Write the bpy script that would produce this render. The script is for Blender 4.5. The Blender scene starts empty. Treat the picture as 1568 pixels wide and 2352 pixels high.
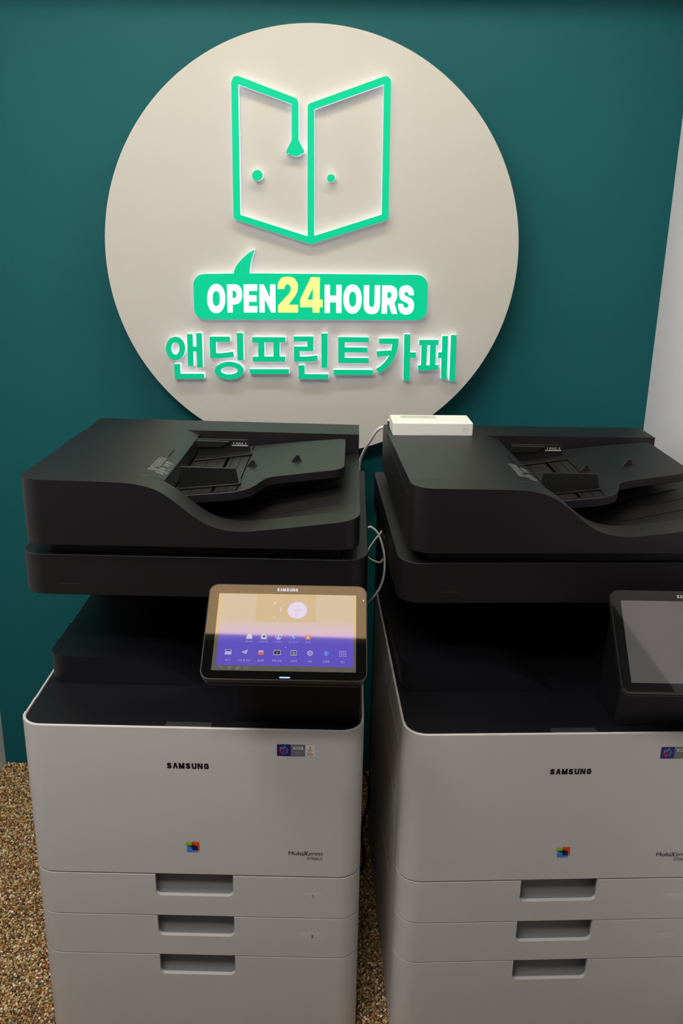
import bpy, math, random
from mathutils import Vector, Matrix
import numpy as np

sc = bpy.context.scene
COL = sc.collection
R = math.radians
random.seed(7)

# ------------------------------------------------------------------ camera
cam_d = bpy.data.cameras.new('camera')
cam = bpy.data.objects.new('camera', cam_d)
COL.objects.link(cam)
sc.camera = cam
cam_d.sensor_fit = 'VERTICAL'
cam_d.sensor_height = 36.0
cam_d.lens = 2088.0 / 2352.0 * 36.0
cam_d.clip_start = 0.02
_fw = Vector((-0.01087103, 0.9480859, -0.31782849))
_r = Vector((0.99970478, 0.01721188, 0.01714926))
_u = Vector((-0.02172939, 0.31754823, 0.94799312))
cam.matrix_world = Matrix(((_r.x, _u.x, -_fw.x, 0.0), (_r.y, _u.y, -_fw.y, -2.2175),
                           (_r.z, _u.z, -_fw.z, 1.5189), (0, 0, 0, 1)))

# ------------------------------------------------------------------ world, exposure, light strengths
wd = bpy.data.worlds.new('world')
sc.world = wd
wd.use_nodes = True
wd.node_tree.nodes['Background'].inputs[0].default_value = (0.5, 0.55, 0.6, 1)
wd.node_tree.nodes['Background'].inputs[1].default_value = 0.05
sc.view_settings.view_transform = 'Standard'
sc.view_settings.look = 'None'
sc.view_settings.gamma = 1.0
sc.view_settings.exposure = 0.0
CEIL = 2.30
PANEL_WARM = (6.0, 3.9, 1.9)      # luminous ceiling panel over the copiers
PANEL_NEUTRAL = (18.5, 17.8, 15.2)   # strip light between that panel and the wall
PANEL_ROOM = (25.5, 25.3, 24.8)      # ceiling panel further back in the room


# ------------------------------------------------------------------ materials
def mat(name, col, rough=0.5, metal=0.0, ior=1.5, spec=0.5, emit=None, es=1.0, bump=0.0, bscale=400.0,
        var=0.0, vscale=3.0):
    m = bpy.data.materials.new(name)
    m.use_nodes = True
    nt = m.node_tree
    b = nt.nodes['Principled BSDF']
    b.inputs['Base Color'].default_value = (*col, 1)
    b.inputs['Roughness'].default_value = rough
    b.inputs['Metallic'].default_value = metal
    b.inputs['IOR'].default_value = ior
    b.inputs['Specular IOR Level'].default_value = spec
    if emit:
        b.inputs['Emission Color'].default_value = (*emit, 1)
        b.inputs['Emission Strength'].default_value = es
    tc = nt.nodes.new('ShaderNodeTexCoord')
    if var > 0:
        n = nt.nodes.new('ShaderNodeTexNoise')
        n.inputs['Scale'].default_value = vscale
        n.inputs['Detail'].default_value = 4
        nt.links.new(tc.outputs['Object'], n.inputs['Vector'])
        mr = nt.nodes.new('ShaderNodeMapRange')
        mr.inputs[3].default_value = 1 - var
        mr.inputs[4].default_value = 1 + var
        nt.links.new(n.outputs['Fac'], mr.inputs[0])
        mx = nt.nodes.new('ShaderNodeVectorMath')
        mx.operation = 'SCALE'
        mx.inputs[0].default_value = col
        nt.links.new(mr.outputs[0], mx.inputs['Scale'])
        nt.links.new(mx.outputs[0], b.inputs['Base Color'])
    if bump > 0:
        n = nt.nodes.new('ShaderNodeTexNoise')
        n.inputs['Scale'].default_value = bscale
        n.inputs['Detail'].default_value = 2
        nt.links.new(tc.outputs['Object'], n.inputs['Vector'])
        bp = nt.nodes.new('ShaderNodeBump')
        bp.inputs['Strength'].default_value = bump
        bp.inputs['Distance'].default_value = 0.001
        nt.links.new(n.outputs['Fac'], bp.inputs['Height'])
        nt.links.new(bp.outputs[0], b.inputs['Normal'])
    return m


def emat(name, col, s=1.0, base=None, rough=0.3):
    return mat(name, base if base else tuple(min(c, 1) for c in col), rough=rough, emit=col, es=s)


M = {}
M['teal'] = mat('teal_wall_paint', (0.003, 0.116, 0.131), rough=0.6, spec=0.3, bump=0.35, bscale=160, var=0.06, vscale=2.5)
M['white_wall'] = mat('white_wall_paint', (0.90, 0.87, 0.92), rough=0.6, bump=0.2, bscale=150)
M['dark_wall'] = mat('dark_grey_wall_paint', (0.09, 0.09, 0.095), rough=0.6)
M['ceiling'] = mat('ceiling_paint', (0.07, 0.07, 0.07), rough=0.7)
M['board'] = mat('matte_cream_board', (0.605, 0.588, 0.53), rough=0.55, bump=0.05, bscale=300, var=0.012, vscale=6)
M['board_edge'] = mat('raw_board_edge', (0.35, 0.19, 0.09), rough=0.7)
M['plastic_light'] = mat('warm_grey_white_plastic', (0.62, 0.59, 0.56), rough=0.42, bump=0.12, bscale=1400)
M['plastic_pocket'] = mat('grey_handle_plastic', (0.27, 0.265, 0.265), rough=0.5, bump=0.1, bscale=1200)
M['plastic_dark'] = mat('charcoal_textured_plastic', (0.0085, 0.0073, 0.0082), rough=0.43, spec=0.5, bump=0.3, bscale=1500, var=0.05, vscale=60)
M['plastic_deck'] = mat('dark_deck_plastic', (0.008, 0.0078, 0.010), rough=0.4, spec=0.4, bump=0.2, bscale=1500)
M['plastic_black'] = mat('black_inner_plastic', (0.004, 0.004, 0.004), rough=0.5, bump=0.1, bscale=1200)
M['plastic_brown'] = mat('dark_tray_plastic', (0.012, 0.010, 0.0095), rough=0.45, bump=0.2, bscale=1500)
M['tab'] = mat('slate_release_tab', (0.032, 0.032, 0.037), rough=0.45)
M['rubber'] = mat('black_rubber', (0.01, 0.01, 0.01), rough=0.6)
M['gloss_black'] = mat('glossy_black_bezel', (0.003, 0.003, 0.003), rough=0.03, ior=1.5)
M['trim_metal'] = mat('dark_tablet_rim', (0.03, 0.03, 0.03), rough=0.3, metal=0.6)
M['screen_on'] = mat('lit_lcd_black_level', (0.03, 0.028, 0.025), rough=0.04, ior=1.95, emit=(0.080, 0.074, 0.057))
M['screen_off'] = mat('dim_lcd_black_level', (0.06, 0.057, 0.055), rough=0.05, ior=1.8, emit=(0.022, 0.020, 0.020))
M['wallpaper'] = mat('purple_lcd_picture', (0.02, 0.02, 0.04), rough=0.04, ior=1.92, emit=(0.095, 0.06, 0.46))
def tint_wallpaper_glare(m):  # upper picture's emission painted blue-green to tint the ceiling panel's reflection there
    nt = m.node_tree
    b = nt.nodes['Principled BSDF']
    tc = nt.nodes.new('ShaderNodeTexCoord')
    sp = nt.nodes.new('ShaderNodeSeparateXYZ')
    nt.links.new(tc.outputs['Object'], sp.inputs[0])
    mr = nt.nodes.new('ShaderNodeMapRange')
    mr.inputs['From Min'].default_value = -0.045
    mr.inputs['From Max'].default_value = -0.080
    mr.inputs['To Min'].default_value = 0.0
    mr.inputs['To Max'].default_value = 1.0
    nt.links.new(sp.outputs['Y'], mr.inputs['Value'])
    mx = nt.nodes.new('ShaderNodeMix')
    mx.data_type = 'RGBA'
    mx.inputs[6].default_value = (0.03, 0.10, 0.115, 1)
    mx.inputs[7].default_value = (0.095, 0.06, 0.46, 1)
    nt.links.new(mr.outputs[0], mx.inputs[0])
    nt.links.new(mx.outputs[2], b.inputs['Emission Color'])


tint_wallpaper_glare(M['wallpaper'])
M['widget'] = mat('dark_lcd_widget', (0.02, 0.02, 0.02), rough=0.04, ior=1.92, emit=(0.02, 0.055, 0.055))
M['lcd_white'] = mat('white_lcd_pixels', (0.1, 0.1, 0.1), rough=0.04, emit=(0.40, 0.40, 0.62))
M['lcd_ring'] = mat('lilac_lcd_ring', (0.1, 0.1, 0.1), rough=0.04, emit=(0.42, 0.28, 0.55))
M['lcd_dim'] = mat('grey_lcd_text', (0.1, 0.1, 0.1), rough=0.04, emit=(0.33, 0.28, 0.50))
M['lcd_nav'] = mat('dim_lcd_navigation', (0.03, 0.03, 0.03), rough=0.04, emit=(0.20, 0.18, 0.22))
M['lcd_pink'] = mat('pink_lcd_text', (0.1, 0.1, 0.1), rough=0.04, emit=(0.32, 0.18, 0.40))
M['lcd_orange'] = mat('orange_lcd_pixels', (0.1, 0.05, 0.02), rough=0.04, emit=(0.45, 0.14, 0.05))
M['lcd_blue'] = mat('blue_lcd_pixels', (0.02, 0.05, 0.1), rough=0.04, emit=(0.06, 0.14, 0.6))
M['lcd_black'] = mat('black_lcd_pixels', (0.01, 0.01, 0.01), rough=0.04, emit=(0.02, 0.02, 0.04))
M['lcd_green'] = mat('green_lcd_pixels', (0.02, 0.1, 0.02), rough=0.04, emit=(0.10, 0.35, 0.10))
M['lcd_yellow'] = mat('yellow_lcd_pixels', (0.1, 0.1, 0.02), rough=0.04, emit=(0.7, 0.6, 0.15))
M['led_white'] = emat('white_led', (0.9, 0.9, 1.0), 1.0)
M['led_blue'] = emat('blue_white_led', (0.28, 0.38, 0.95), 1.0)
M['ink_black'] = mat('black_print', (0.006, 0.006, 0.008), rough=0.4)
M['ink_grey'] = mat('dark_grey_print', (0.05, 0.045, 0.05), rough=0.4)
M['ink_white'] = mat('white_print', (0.75, 0.73, 0.70), rough=0.5)
M['ink_pale'] = mat('pale_grey_print', (0.35, 0.36, 0.36), rough=0.5)
M['slot'] = mat('groove_black', (0.002, 0.002, 0.002), rough=0.9, spec=0.0)
M['s_navy'] = mat('navy_print', (0.02, 0.012, 0.16), rough=0.35)
M['s_grey'] = mat('grey_print', (0.16, 0.17, 0.19), rough=0.35)
M['s_white'] = mat('sticker_white', (0.75, 0.72, 0.66), rough=0.35)
M['s_orange'] = mat('orange_print', (0.75, 0.18, 0.02), rough=0.4)
M['s_yellow'] = mat('yellow_print', (0.8, 0.5, 0.08), rough=0.4)
M['s_blue'] = mat('light_blue_print', (0.10, 0.42, 0.80), rough=0.4)
M['s_red'] = mat('red_print', (0.75, 0.05, 0.05), rough=0.4)
M['c_green'] = mat('lime_print', (0.33, 0.62, 0.02), rough=0.4)
M['c_orange'] = mat('orange_red_print', (0.85, 0.09, 0.0), rough=0.4)
M['c_blue'] = mat('sky_blue_print', (0.05, 0.26, 0.72), rough=0.4)
M['c_navy'] = mat('deep_blue_print', (0.01, 0.005, 0.12), rough=0.4)
M['c_brown'] = mat('brown_print', (0.26, 0.07, 0.0), rough=0.4)
M['c_dgreen'] = mat('dark_green_print', (0.02, 0.04, 0.03), rough=0.4)
M['c_black'] = mat('black_overlap_print', (0.004, 0.004, 0.006), rough=0.4)
M['label_pale'] = mat('clear_label_film', (0.66, 0.63, 0.60), rough=0.25)
M['router'] = mat('white_router_plastic', (0.92, 0.89, 0.84), rough=0.4)
M['router_line'] = mat('grey_router_seam', (0.35, 0.30, 0.27), rough=0.5)
M['router_green'] = mat('green_label_print', (0.35, 0.62, 0.45), rough=0.5)
M['cable_white'] = mat('white_cable', (0.88, 0.85, 0.86), rough=0.4)
M['cable_black'] = mat('black_cable', (0.006, 0.006, 0.006), rough=0.45)
M['side_glow'] = mat('translucent_white_acrylic', (0.9, 0.9, 0.9), rough=0.3, emit=(0.78, 0.78, 1.05), es=0.62)
M['green'] = mat('green_sign_acrylic', (0.001, 0.30, 0.16), rough=0.5, spec=0.15, emit=(0.000, 0.40, 0.185), es=1.0)
M['green_text'] = mat('green_sign_lettering', (0.001, 0.30, 0.16), rough=0.5, spec=0.15, emit=(0.0, 0.34, 0.145), es=1.0)
M['sign_white'] = emat('lit_white_acrylic', (1.15, 1.15, 1.15), 1.0, base=(0.8, 0.8, 0.8))
M['sign_yellow'] = emat('lit_yellow_acrylic', (1.05, 1.0, 0.16), 1.0, base=(0.8, 0.75, 0.2))
M['lamp_frame'] = mat('lamp_frame_metal', (0.5, 0.5, 0.5), rough=0.4, metal=0.5)
M['panel_warm'] = mat('warm_light_diffuser', (0.8, 0.8, 0.8), rough=0.6, emit=PANEL_WARM)
M['panel_neutral'] = mat('neutral_light_diffuser', (0.8, 0.8, 0.8), rough=0.6, emit=PANEL_NEUTRAL)
M['panel_room'] = mat('room_light_diffuser', (0.8, 0.8, 0.8), rough=0.6, emit=PANEL_ROOM)


# ------------------------------------------------------------------ builders
def finish(me, material, smooth=True, angle=35):
    me.materials.append(material)
    if smooth:
        me.shade_smooth()
        me.set_sharp_from_angle(angle=R(angle))
    me.update()
    return me


def obj(name, me, parent=None, loc=None, bevel=0.0, segs=2):
    o = bpy.data.objects.new(name, me)
    COL.objects.link(o)
    if parent is not None:
        o.parent = parent
    if loc is not None:
        o.location = loc
    if bevel > 0:
        b = o.modifiers.new('bevel', 'BEVEL')
        b.width = bevel
        b.segments = segs
        b.limit_method = 'ANGLE'
        b.angle_limit = R(40)
        b.harden_normals = True
    return o


def mesh(verts, faces, material, smooth=True, angle=35):
    me = bpy.data.meshes.new('mesh')
    me.from_pydata([tuple(v) for v in verts], [], faces)
    me.validate()
    return finish(me, material, smooth, angle)


class MB:
    def __init__(s):
        s.v = []
        s.f = []

    def add(s, v, f):
        n = len(s.v)
        s.v += [tuple(p) for p in v]
        s.f += [tuple(i + n for i in q) for q in f]
        return s

    def box(s, a, b):
        (x0, y0, z0), (x1, y1, z1) = a, b
        v = [(x0, y0, z0), (x1, y0, z0), (x1, y1, z0), (x0, y1, z0), (x0, y0, z1), (x1, y0, z1), (x1, y1, z1), (x0, y1, z1)]
        return s.add(v, [(0, 3, 2, 1), (4, 5, 6, 7), (0, 1, 5, 4), (1, 2, 6, 5), (2, 3, 7, 6), (3, 0, 4, 7)])

    def prism(s, poly, a, b, axis='z'):
        """poly: CCW 2-D outline; extruded from a to b along axis (poly plane: z->(x,y), y->(x,z), x->(y,z))."""
        n = len(poly)

        def P(p, t):
            if axis == 'z':
                return (p[0], p[1], t)
            if axis == 'y':
                return (p[0], t, p[1])
            return (t, p[0], p[1])
        ar = sum(poly[i][0] * poly[(i + 1) % n][1] - poly[(i + 1) % n][0] * poly[i][1] for i in range(n))
        pl = poly if ar > 0 else poly[::-1]
        v = [P(p, a) for p in pl] + [P(p, b) for p in pl]
        f = [tuple(range(n))[::-1], tuple(range(n, 2 * n))]
        f += [(i, (i + 1) % n, (i + 1) % n + n, i + n) for i in range(n)]
        if axis == 'y':
            f = [q[::-1] for q in f]
        if b < a:
            f = [q[::-1] for q in f]
        return s.add(v, f)

    def mesh(s, material, smooth=True, angle=35):
        return mesh(s.v, s.f, material, smooth, angle)


def rrect(x0, y0, x1, y1, r, n=8):
    rr = r if isinstance(r, (tuple, list)) else (r, r, r, r)
    P = []
    for (cx, cy, a0, q) in ((x0 + rr[0], y0 + rr[0], 180, rr[0]), (x1 - rr[1], y0 + rr[1], 270, rr[1]),
                            (x1 - rr[2], y1 - rr[2], 0, rr[2]), (x0 + rr[3], y1 - rr[3], 90, rr[3])):
        if q <= 0:
            P.append((cx, cy))
            continue
        for i in range(n + 1):
            a = R(a0 + 90 * i / n)
            P.append((cx + q * math.cos(a), cy + q * math.sin(a)))
    return P


def interp(prof, x):
    if x <= prof[0][0]:
        return prof[0][1]
    for (a, b), (c, d) in zip(prof, prof[1:]):
        if x <= c:
            return b + (d - b) * (x - a) / (c - a)
    return prof[-1][1]


def spline(prof, n=6):
    """Catmull-Rom through the profile points, to keep the swept curve smooth."""
    out = []
    for i in range(len(prof) - 1):
        p0 = prof[max(i - 1, 0)]
        p1, p2 = prof[i], prof[i + 1]
        p3 = prof[min(i + 2, len(prof) - 1)]
        m1 = (p2[1] - p0[1]) / max(p2[0] - p0[0], 1e-9)
        m2 = (p3[1] - p1[1]) / max(p3[0] - p1[0], 1e-9)
        h = p2[0] - p1[0]
        for k in range(n):
            t = k / n
            out.append((p1[0] + h * t, (2 * t**3 - 3 * t**2 + 1) * p1[1] + (t**3 - 2 * t**2 + t) * h * m1
                        + (-2 * t**3 + 3 * t**2) * p2[1] + (t**3 - t**2) * h * m2))
    out.append(prof[-1])
    return out


def strips(xs, rows):
    """Closed solid from a row of cross-sections: for each x the ring [(y, z), ...] given by rows(x)."""
    v, f = [], []
    k = None
    for x in xs:
        ring = rows(x)
        k = len(ring)
        v += [(x, y, z) for y, z in ring]
    n = len(xs)
    for i in range(n - 1):
        for j in range(k):
            j2 = (j + 1) % k
            f.append((i * k + j, (i + 1) * k + j, (i + 1) * k + j2, i * k + j2))
    f.append(tuple(range(k)))
    f.append(tuple(range((n - 1) * k, n * k))[::-1])
    return v, f


def curve_mesh(loops, depth, material, smooth=True, bevel=0.0, res=1):
    """2-D outlines (holes by even-odd) extruded by +-depth/2 about z=0, in the xy plane."""
    cu = bpy.data.curves.new('c', 'CURVE')
    cu.dimensions = '2D'
    cu.fill_mode = 'BOTH'
    cu.extrude = depth / 2
    cu.bevel_depth = bevel
    for lp in loops:
        sp = cu.splines.new('POLY')
        sp.points.add(len(lp) - 1)
        for p, q in zip(sp.points, lp):
            p.co = (q[0], q[1], 0, 1)
        sp.use_cyclic_u = True
    o = bpy.data.objects.new('c', cu)
    me = bpy.data.meshes.new_from_object(o)
    bpy.data.objects.remove(o)
    me.materials.clear()
    return finish(me, material, smooth, 30)


def text_mesh(s, size, material, width=None, bold=0.0, shear=0.0, align='CENTER', depth=0.0):
    cu = bpy.data.curves.new('t', 'FONT')
    cu.body = s
    cu.size = 1.0
    cu.offset = bold
    cu.shear = shear
    cu.align_x = align
    cu.extrude = depth
    cu.resolution_u = 3
    o = bpy.data.objects.new('t', cu)
    COL.objects.link(o)
    bpy.context.view_layer.update()
    me = bpy.data.meshes.new_from_object(o.evaluated_get(bpy.context.evaluated_depsgraph_get()))
    bpy.data.objects.remove(o)
    me.materials.clear()
    xs = [v.co.x for v in me.vertices]
    ys = [v.co.y for v in me.vertices]
    w0, h0 = max(xs) - min(xs), max(ys) - min(ys)
    sy = size / max(h0, 1e-6)
    sx = (width / w0) if width else sy
    cx, cy = (max(xs) + min(xs)) / 2, (max(ys) + min(ys)) / 2
    for v in me.vertices:
        v.co.x = (v.co.x - cx) * sx
        v.co.y = (v.co.y - cy) * sy
    return finish(me, material, False)


def flat(polys, material):
    """Several flat polygons in the xy plane as one mesh (z may rise a little per polygon)."""
    b = MB()
    for i, p in enumerate(polys):
        n = len(p)
        ar = sum(p[k][0] * p[(k + 1) % n][1] - p[(k + 1) % n][0] * p[k][1] for k in range(n))
        q = p if ar > 0 else p[::-1]
        b.add([(a, c, 0) for a, c in q], [tuple(range(n))])
    return b.mesh(material, False)


def stroke(pts, w):
    """Thick polyline with mitred joints as a list of quads (2-D)."""
    L, Rr = [], []
    n = len(pts)
    for i in range(n):
        a = Vector(pts[max(i - 1, 0)])
        b = Vector(pts[i])
        c = Vector(pts[min(i + 1, n - 1)])
        d1 = (b - a).normalized() if i > 0 else (c - b).normalized()
        d2 = (c - b).normalized() if i < n - 1 else d1
        t = (d1 + d2)
        t = t.normalized() if t.length > 1e-6 else d1
        nrm = Vector((-t.y, t.x))
        k = 1 / max(nrm.dot(Vector((-d1.y, d1.x))), 0.5)
        L.append(b + nrm * w / 2 * k)
        Rr.append(b - nrm * w / 2 * k)
    return [[tuple(Rr[i]), tuple(Rr[i + 1]), tuple(L[i + 1]), tuple(L[i])] for i in range(n - 1)]


def circ(cx, cy, r, n=24, ry=None):
    ry = ry or r
    return [(cx + r * math.cos(2 * math.pi * i / n), cy + ry * math.sin(2 * math.pi * i / n)) for i in range(n)]


def ring(cx, cy, r, w, n=24):
    P = circ(cx, cy, r, n)
    P.append(P[0])
    return stroke(P, w)


def tube(pts, r, material, n=10, sub=6):
    P = [Vector(p) for p in pts]
    Q = []
    for i in range(len(P) - 1):
        p0 = P[max(i - 1, 0)]
        p1, p2 = P[i], P[i + 1]
        p3 = P[min(i + 2, len(P) - 1)]
        for k in range(sub):
            t = k / sub
            Q.append(0.5 * ((2 * p1) + (p2 - p0) * t + (2 * p0 - 5 * p1 + 4 * p2 - p3) * t * t
                            + (3 * p1 - p0 - 3 * p2 + p3) * t**3))
    Q.append(P[-1])
    v, f = [], []
    up = Vector((0.3, 0.9, 0.2)).normalized()
    for i, q in enumerate(Q):
        t = (Q[min(i + 1, len(Q) - 1)] - Q[max(i - 1, 0)]).normalized()
        a = t.cross(up)
        a = a.normalized() if a.length > 1e-4 else t.orthogonal().normalized()
        b = t.cross(a)
        up = -b if b.dot(up) < 0 else b
        b = a.cross(t)
        for k in range(n):
            an = 2 * math.pi * k / n
            v.append(q + (a * math.cos(an) + b * math.sin(an)) * r)
    for i in range(len(Q) - 1):
        for k in range(n):
            k2 = (k + 1) % n
            f.append((i * n + k, i * n + k2, (i + 1) * n + k2, (i + 1) * n + k))
    f.append(tuple(range(n)))
    f.append(tuple(range((len(Q) - 1) * n, len(Q) * n))[::-1])
    return mesh(v, f, material, True, 60)


def tag(o, label=None, cat=None, group=None, kind=None):
    for k, v in (('label', label), ('category', cat), ('group', group), ('kind', kind)):
        if v:
            o[k] = v
    return o


def empty(name, loc=(0, 0, 0), rz=0.0):
    o = bpy.data.objects.new(name, None)
    o.empty_display_size = 0.1
    COL.objects.link(o)
    o.location = loc
    o.rotation_euler = (0, 0, rz)
    return o


def struct(name, me, **k):
    o = obj(name, me, **k)
    o['kind'] = 'structure'
    return o


# ------------------------------------------------------------------ the room
XL, XR, YB = -0.970, 0.7200, -3.6
struct('wall_back', MB().box((XL - 0.1, 0, 0), (XR + 0.1, 0.12, CEIL)).mesh(M['teal'], False))
struct('wall_left', MB().box((XL - 0.1, -1.25, 0), (XL, 0, CEIL)).mesh(M['white_wall'], False))
struct('wall_right', MB().box((XR, -1.25, 0), (XR + 0.1, 0, CEIL)).mesh(M['white_wall'], False))
struct('wall_left_far', MB().box((XL - 0.1, YB, 0), (XL, -1.25, CEIL)).mesh(M['dark_wall'], False))
struct('wall_right_far', MB().box((XR, YB, 0), (XR + 0.1, -1.25, CEIL)).mesh(M['dark_wall'], False))
struct('wall_front', MB().box((XL - 0.1, YB - 0.1, 0), (XR + 0.1, YB, CEIL)).mesh(M['dark_wall'], False))
struct('ceiling', MB().box((XL - 0.1, YB - 0.1, CEIL), (XR + 0.1, 0.12, CEIL + 0.1)).mesh(M['ceiling'], False))

struct('added_shade_board_1', MB().box((XL, -0.215, 2.06), (XR, -0.190, CEIL)).mesh(M['ceiling'], False))  # unseen board, added to keep lamp light off the top of the wall

# pebble floor: procedural stones on the slab, real stones where the floor is in sight
fm = bpy.data.materials.new('resin_pebble_floor')
fm.use_nodes = True
nt = fm.node_tree
b = nt.nodes['Principled BSDF']
b.inputs['Roughness'].default_value = 0.55
tc = nt.nodes.new('ShaderNodeTexCoord')
vo = nt.nodes.new('ShaderNodeTexVoronoi')
vo.inputs['Scale'].default_value = 170
nt.links.new(tc.outputs['Object'], vo.inputs['Vector'])
cr = nt.nodes.new('ShaderNodeValToRGB')
cr.color_ramp.interpolation = 'CONSTANT'
for i, (p, c) in enumerate(((0.0, (0.10, 0.045, 0.015)), (0.2, (0.28, 0.17, 0.07)), (0.45, (0.40, 0.29, 0.15)),
                            (0.7, (0.16, 0.10, 0.04)), (0.85, (0.55, 0.46, 0.32)))):
    e = cr.color_ramp.elements[i] if i < 2 else cr.color_ramp.elements.new(p)
    e.position = p
    e.color = (c[0] * 0.45, c[1] * 0.4, c[2] * 0.4, 1)
sx = nt.nodes.new('ShaderNodeSeparateColor')
nt.links.new(vo.outputs['Color'], sx.inputs[0])
nt.links.new(sx.outputs[0], cr.inputs[0])
nt.links.new(cr.outputs[0], b.inputs['Base Color'])
bp = nt.nodes.new('ShaderNodeBump')
bp.inputs['Distance'].default_value = 0.004
bp.invert = True
nt.links.new(vo.outputs['Distance'], bp.inputs['Height'])
nt.links.new(bp.outputs[0], b.inputs['Normal'])
struct('floor', MB().box((XL - 0.1, YB - 0.1, -0.1), (XR + 0.1, 0.12, 0)).mesh(fm, False))

pm = bpy.data.materials.new('loose_pebble_stone')
pm.use_nodes = True
nt = pm.node_tree
b = nt.nodes['Principled BSDF']
b.inputs['Roughness'].default_value = 0.45
at = nt.nodes.new('ShaderNodeAttribute')
at.attribute_name = 'stone'
nt.links.new(at.outputs['Color'], b.inputs['Base Color'])


def pebbles():
    rng = np.random.default_rng(3)
    t = (1 + 5 ** 0.5) / 2
    iv = np.array([(-1, t, 0), (1, t, 0), (-1, -t, 0), (1, -t, 0), (0, -1, t), (0, 1, t), (0, -1, -t), (0, 1, -t),
                   (t, 0, -1), (t, 0, 1), (-t, 0, -1), (-t, 0, 1)], float)
    iv /= np.linalg.norm(iv[0])
    fc = np.array([(0, 11, 5), (0, 5, 1), (0, 1, 7), (0, 7, 10), (0, 10, 11), (1, 5, 9), (5, 11, 4), (11, 10, 2), (10, 7, 6),
                   (7, 1, 8), (3, 9, 4), (3, 4, 2), (3, 2, 6), (3, 6, 8), (3, 8, 9), (4, 9, 5), (2, 4, 11), (6, 2, 10),
                   (8, 6, 7), (9, 8, 1)])
    pts = []
    p = 0.0050
    for (x0, x1, y0, y1) in ((XL + 0.004, -0.53, -1.02, -0.004), (-0.02, 0.15, -1.02, -0.004)):
        gx, gy = np.meshgrid(np.arange(x0, x1, p), np.arange(y0, y1, p))
        g = np.stack([gx.ravel(), gy.ravel()], 1)
        pts.append(g + rng.uniform(-0.0018, 0.0018, g.shape))
    pts = np.concatenate(pts)
    n = len(pts)
    sc3 = rng.uniform(0.0020, 0.0040, (n, 3)) * np.array([1.1, 1.0, 0.75])
    rot = rng.uniform(0, math.pi, n)
    tilt = rng.normal(0, 0.35, n)
    v = iv[None] * sc3[:, None]
    c, s = np.cos(tilt)[:, None], np.sin(tilt)[:, None]
    v = np.stack([v[..., 0] * c - v[..., 2] * s, v[..., 1], v[..., 0] * s + v[..., 2] * c], -1)
    c, s = np.cos(rot)[:, None], np.sin(rot)[:, None]
    v = np.stack([v[..., 0] * c - v[..., 1] * s, v[..., 0] * s + v[..., 1] * c, v[..., 2]], -1)
    v[..., 0] += pts[:, 0:1]
    v[..., 1] += pts[:, 1:2]
    v[..., 2] += rng.uniform(0.0004, 0.0022, (n, 1))
    v = v.reshape(-1, 3)
    f = (fc[None] + (np.arange(n) * 12)[:, None, None]).reshape(-1, 3)
    me = bpy.data.meshes.new('pebbles')
    me.vertices.add(len(v))
    me.vertices.foreach_set('co', v.ravel())
    me.loops.add(len(f) * 3)
    me.loops.foreach_set('vertex_index', f.ravel())
    me.polygons.add(len(f))
    me.polygons.foreach_set('loop_start', np.arange(len(f)) * 3)
    me.polygons.foreach_set('loop_total', np.full(len(f), 3))
    pal = np.array([(0.40, 0.26, 0.10), (0.52, 0.39, 0.20), (0.26, 0.13, 0.035), (0.20, 0.075, 0.022), (0.30, 0.23, 0.11),
                    (0.66, 0.54, 0.34), (0.08, 0.045, 0.025), (0.42, 0.17, 0.04), (0.15, 0.12, 0.08), (0.78, 0.70, 0.56)])
    pr = np.array([0.18, 0.15, 0.14, 0.10, 0.14, 0.08, 0.06, 0.07, 0.06, 0.02])
    ci = pal[rng.choice(len(pal), n, p=pr)] * rng.uniform(1.1, 1.6, (n, 1))
    col = np.concatenate([np.repeat(ci, 12, 0), np.ones((n * 12, 1))], 1)
    a = me.color_attributes.new('stone', 'FLOAT_COLOR', 'POINT')
    a.data.foreach_set('color', col.ravel())
    me.update(calc_edges=True)
    me.validate()
    return finish(me, pm, True, 60)


tag(obj('pebbles', pebbles()), 'small tan and brown pebbles covering the floor around the copiers', 'pebbles', kind='stuff')


# ------------------------------------------------------------------ ceiling lights (out of frame, they light the place)
def ceiling_panel(x0, x1, y0, y1, diff, label, drop=0.03):
    t = empty('ceiling_light', ((x0 + x1) / 2, (y0 + y1) / 2, CEIL - drop))
    tag(t, label, 'ceiling light')
    w, d = (x1 - x0) / 2, (y1 - y0) / 2
    m = MB()
    k = 0.018
    m.box((-w, -d, 0), (w, -d + k, drop)).box((-w, d - k, 0), (w, d, drop))
    m.box((-w, -d + k, 0), (-w + k, d - k, drop)).box((w - k, -d + k, 0), (w, d - k, drop))
    obj('lamp_frame', m.mesh(M['lamp_frame'], False), t)
    obj('diffuser', MB().box((-w + k, -d + k, 0.006), (w - k, d - k, drop - 0.001)).mesh(M[diff], False), t)


ceiling_panel(-0.48, 0.14, -1.085, -0.88, 'panel_warm', 'wide warm ceiling light panel above the fronts of the copiers')
ceiling_panel(-0.82, 0.60, -0.64, -0.48, 'panel_neutral', 'neutral white ceiling light panel nearest the teal wall')
ceiling_panel(-0.90, -0.48, -1.66, -1.32, 'panel_room', 'small white ceiling light panel by the left wall in front of the copiers')
ceiling_panel(-0.90, 0.05, -2.24, -1.90, 'panel_room', 'white ceiling light panel farthest from the teal wall, above the viewer')

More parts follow.
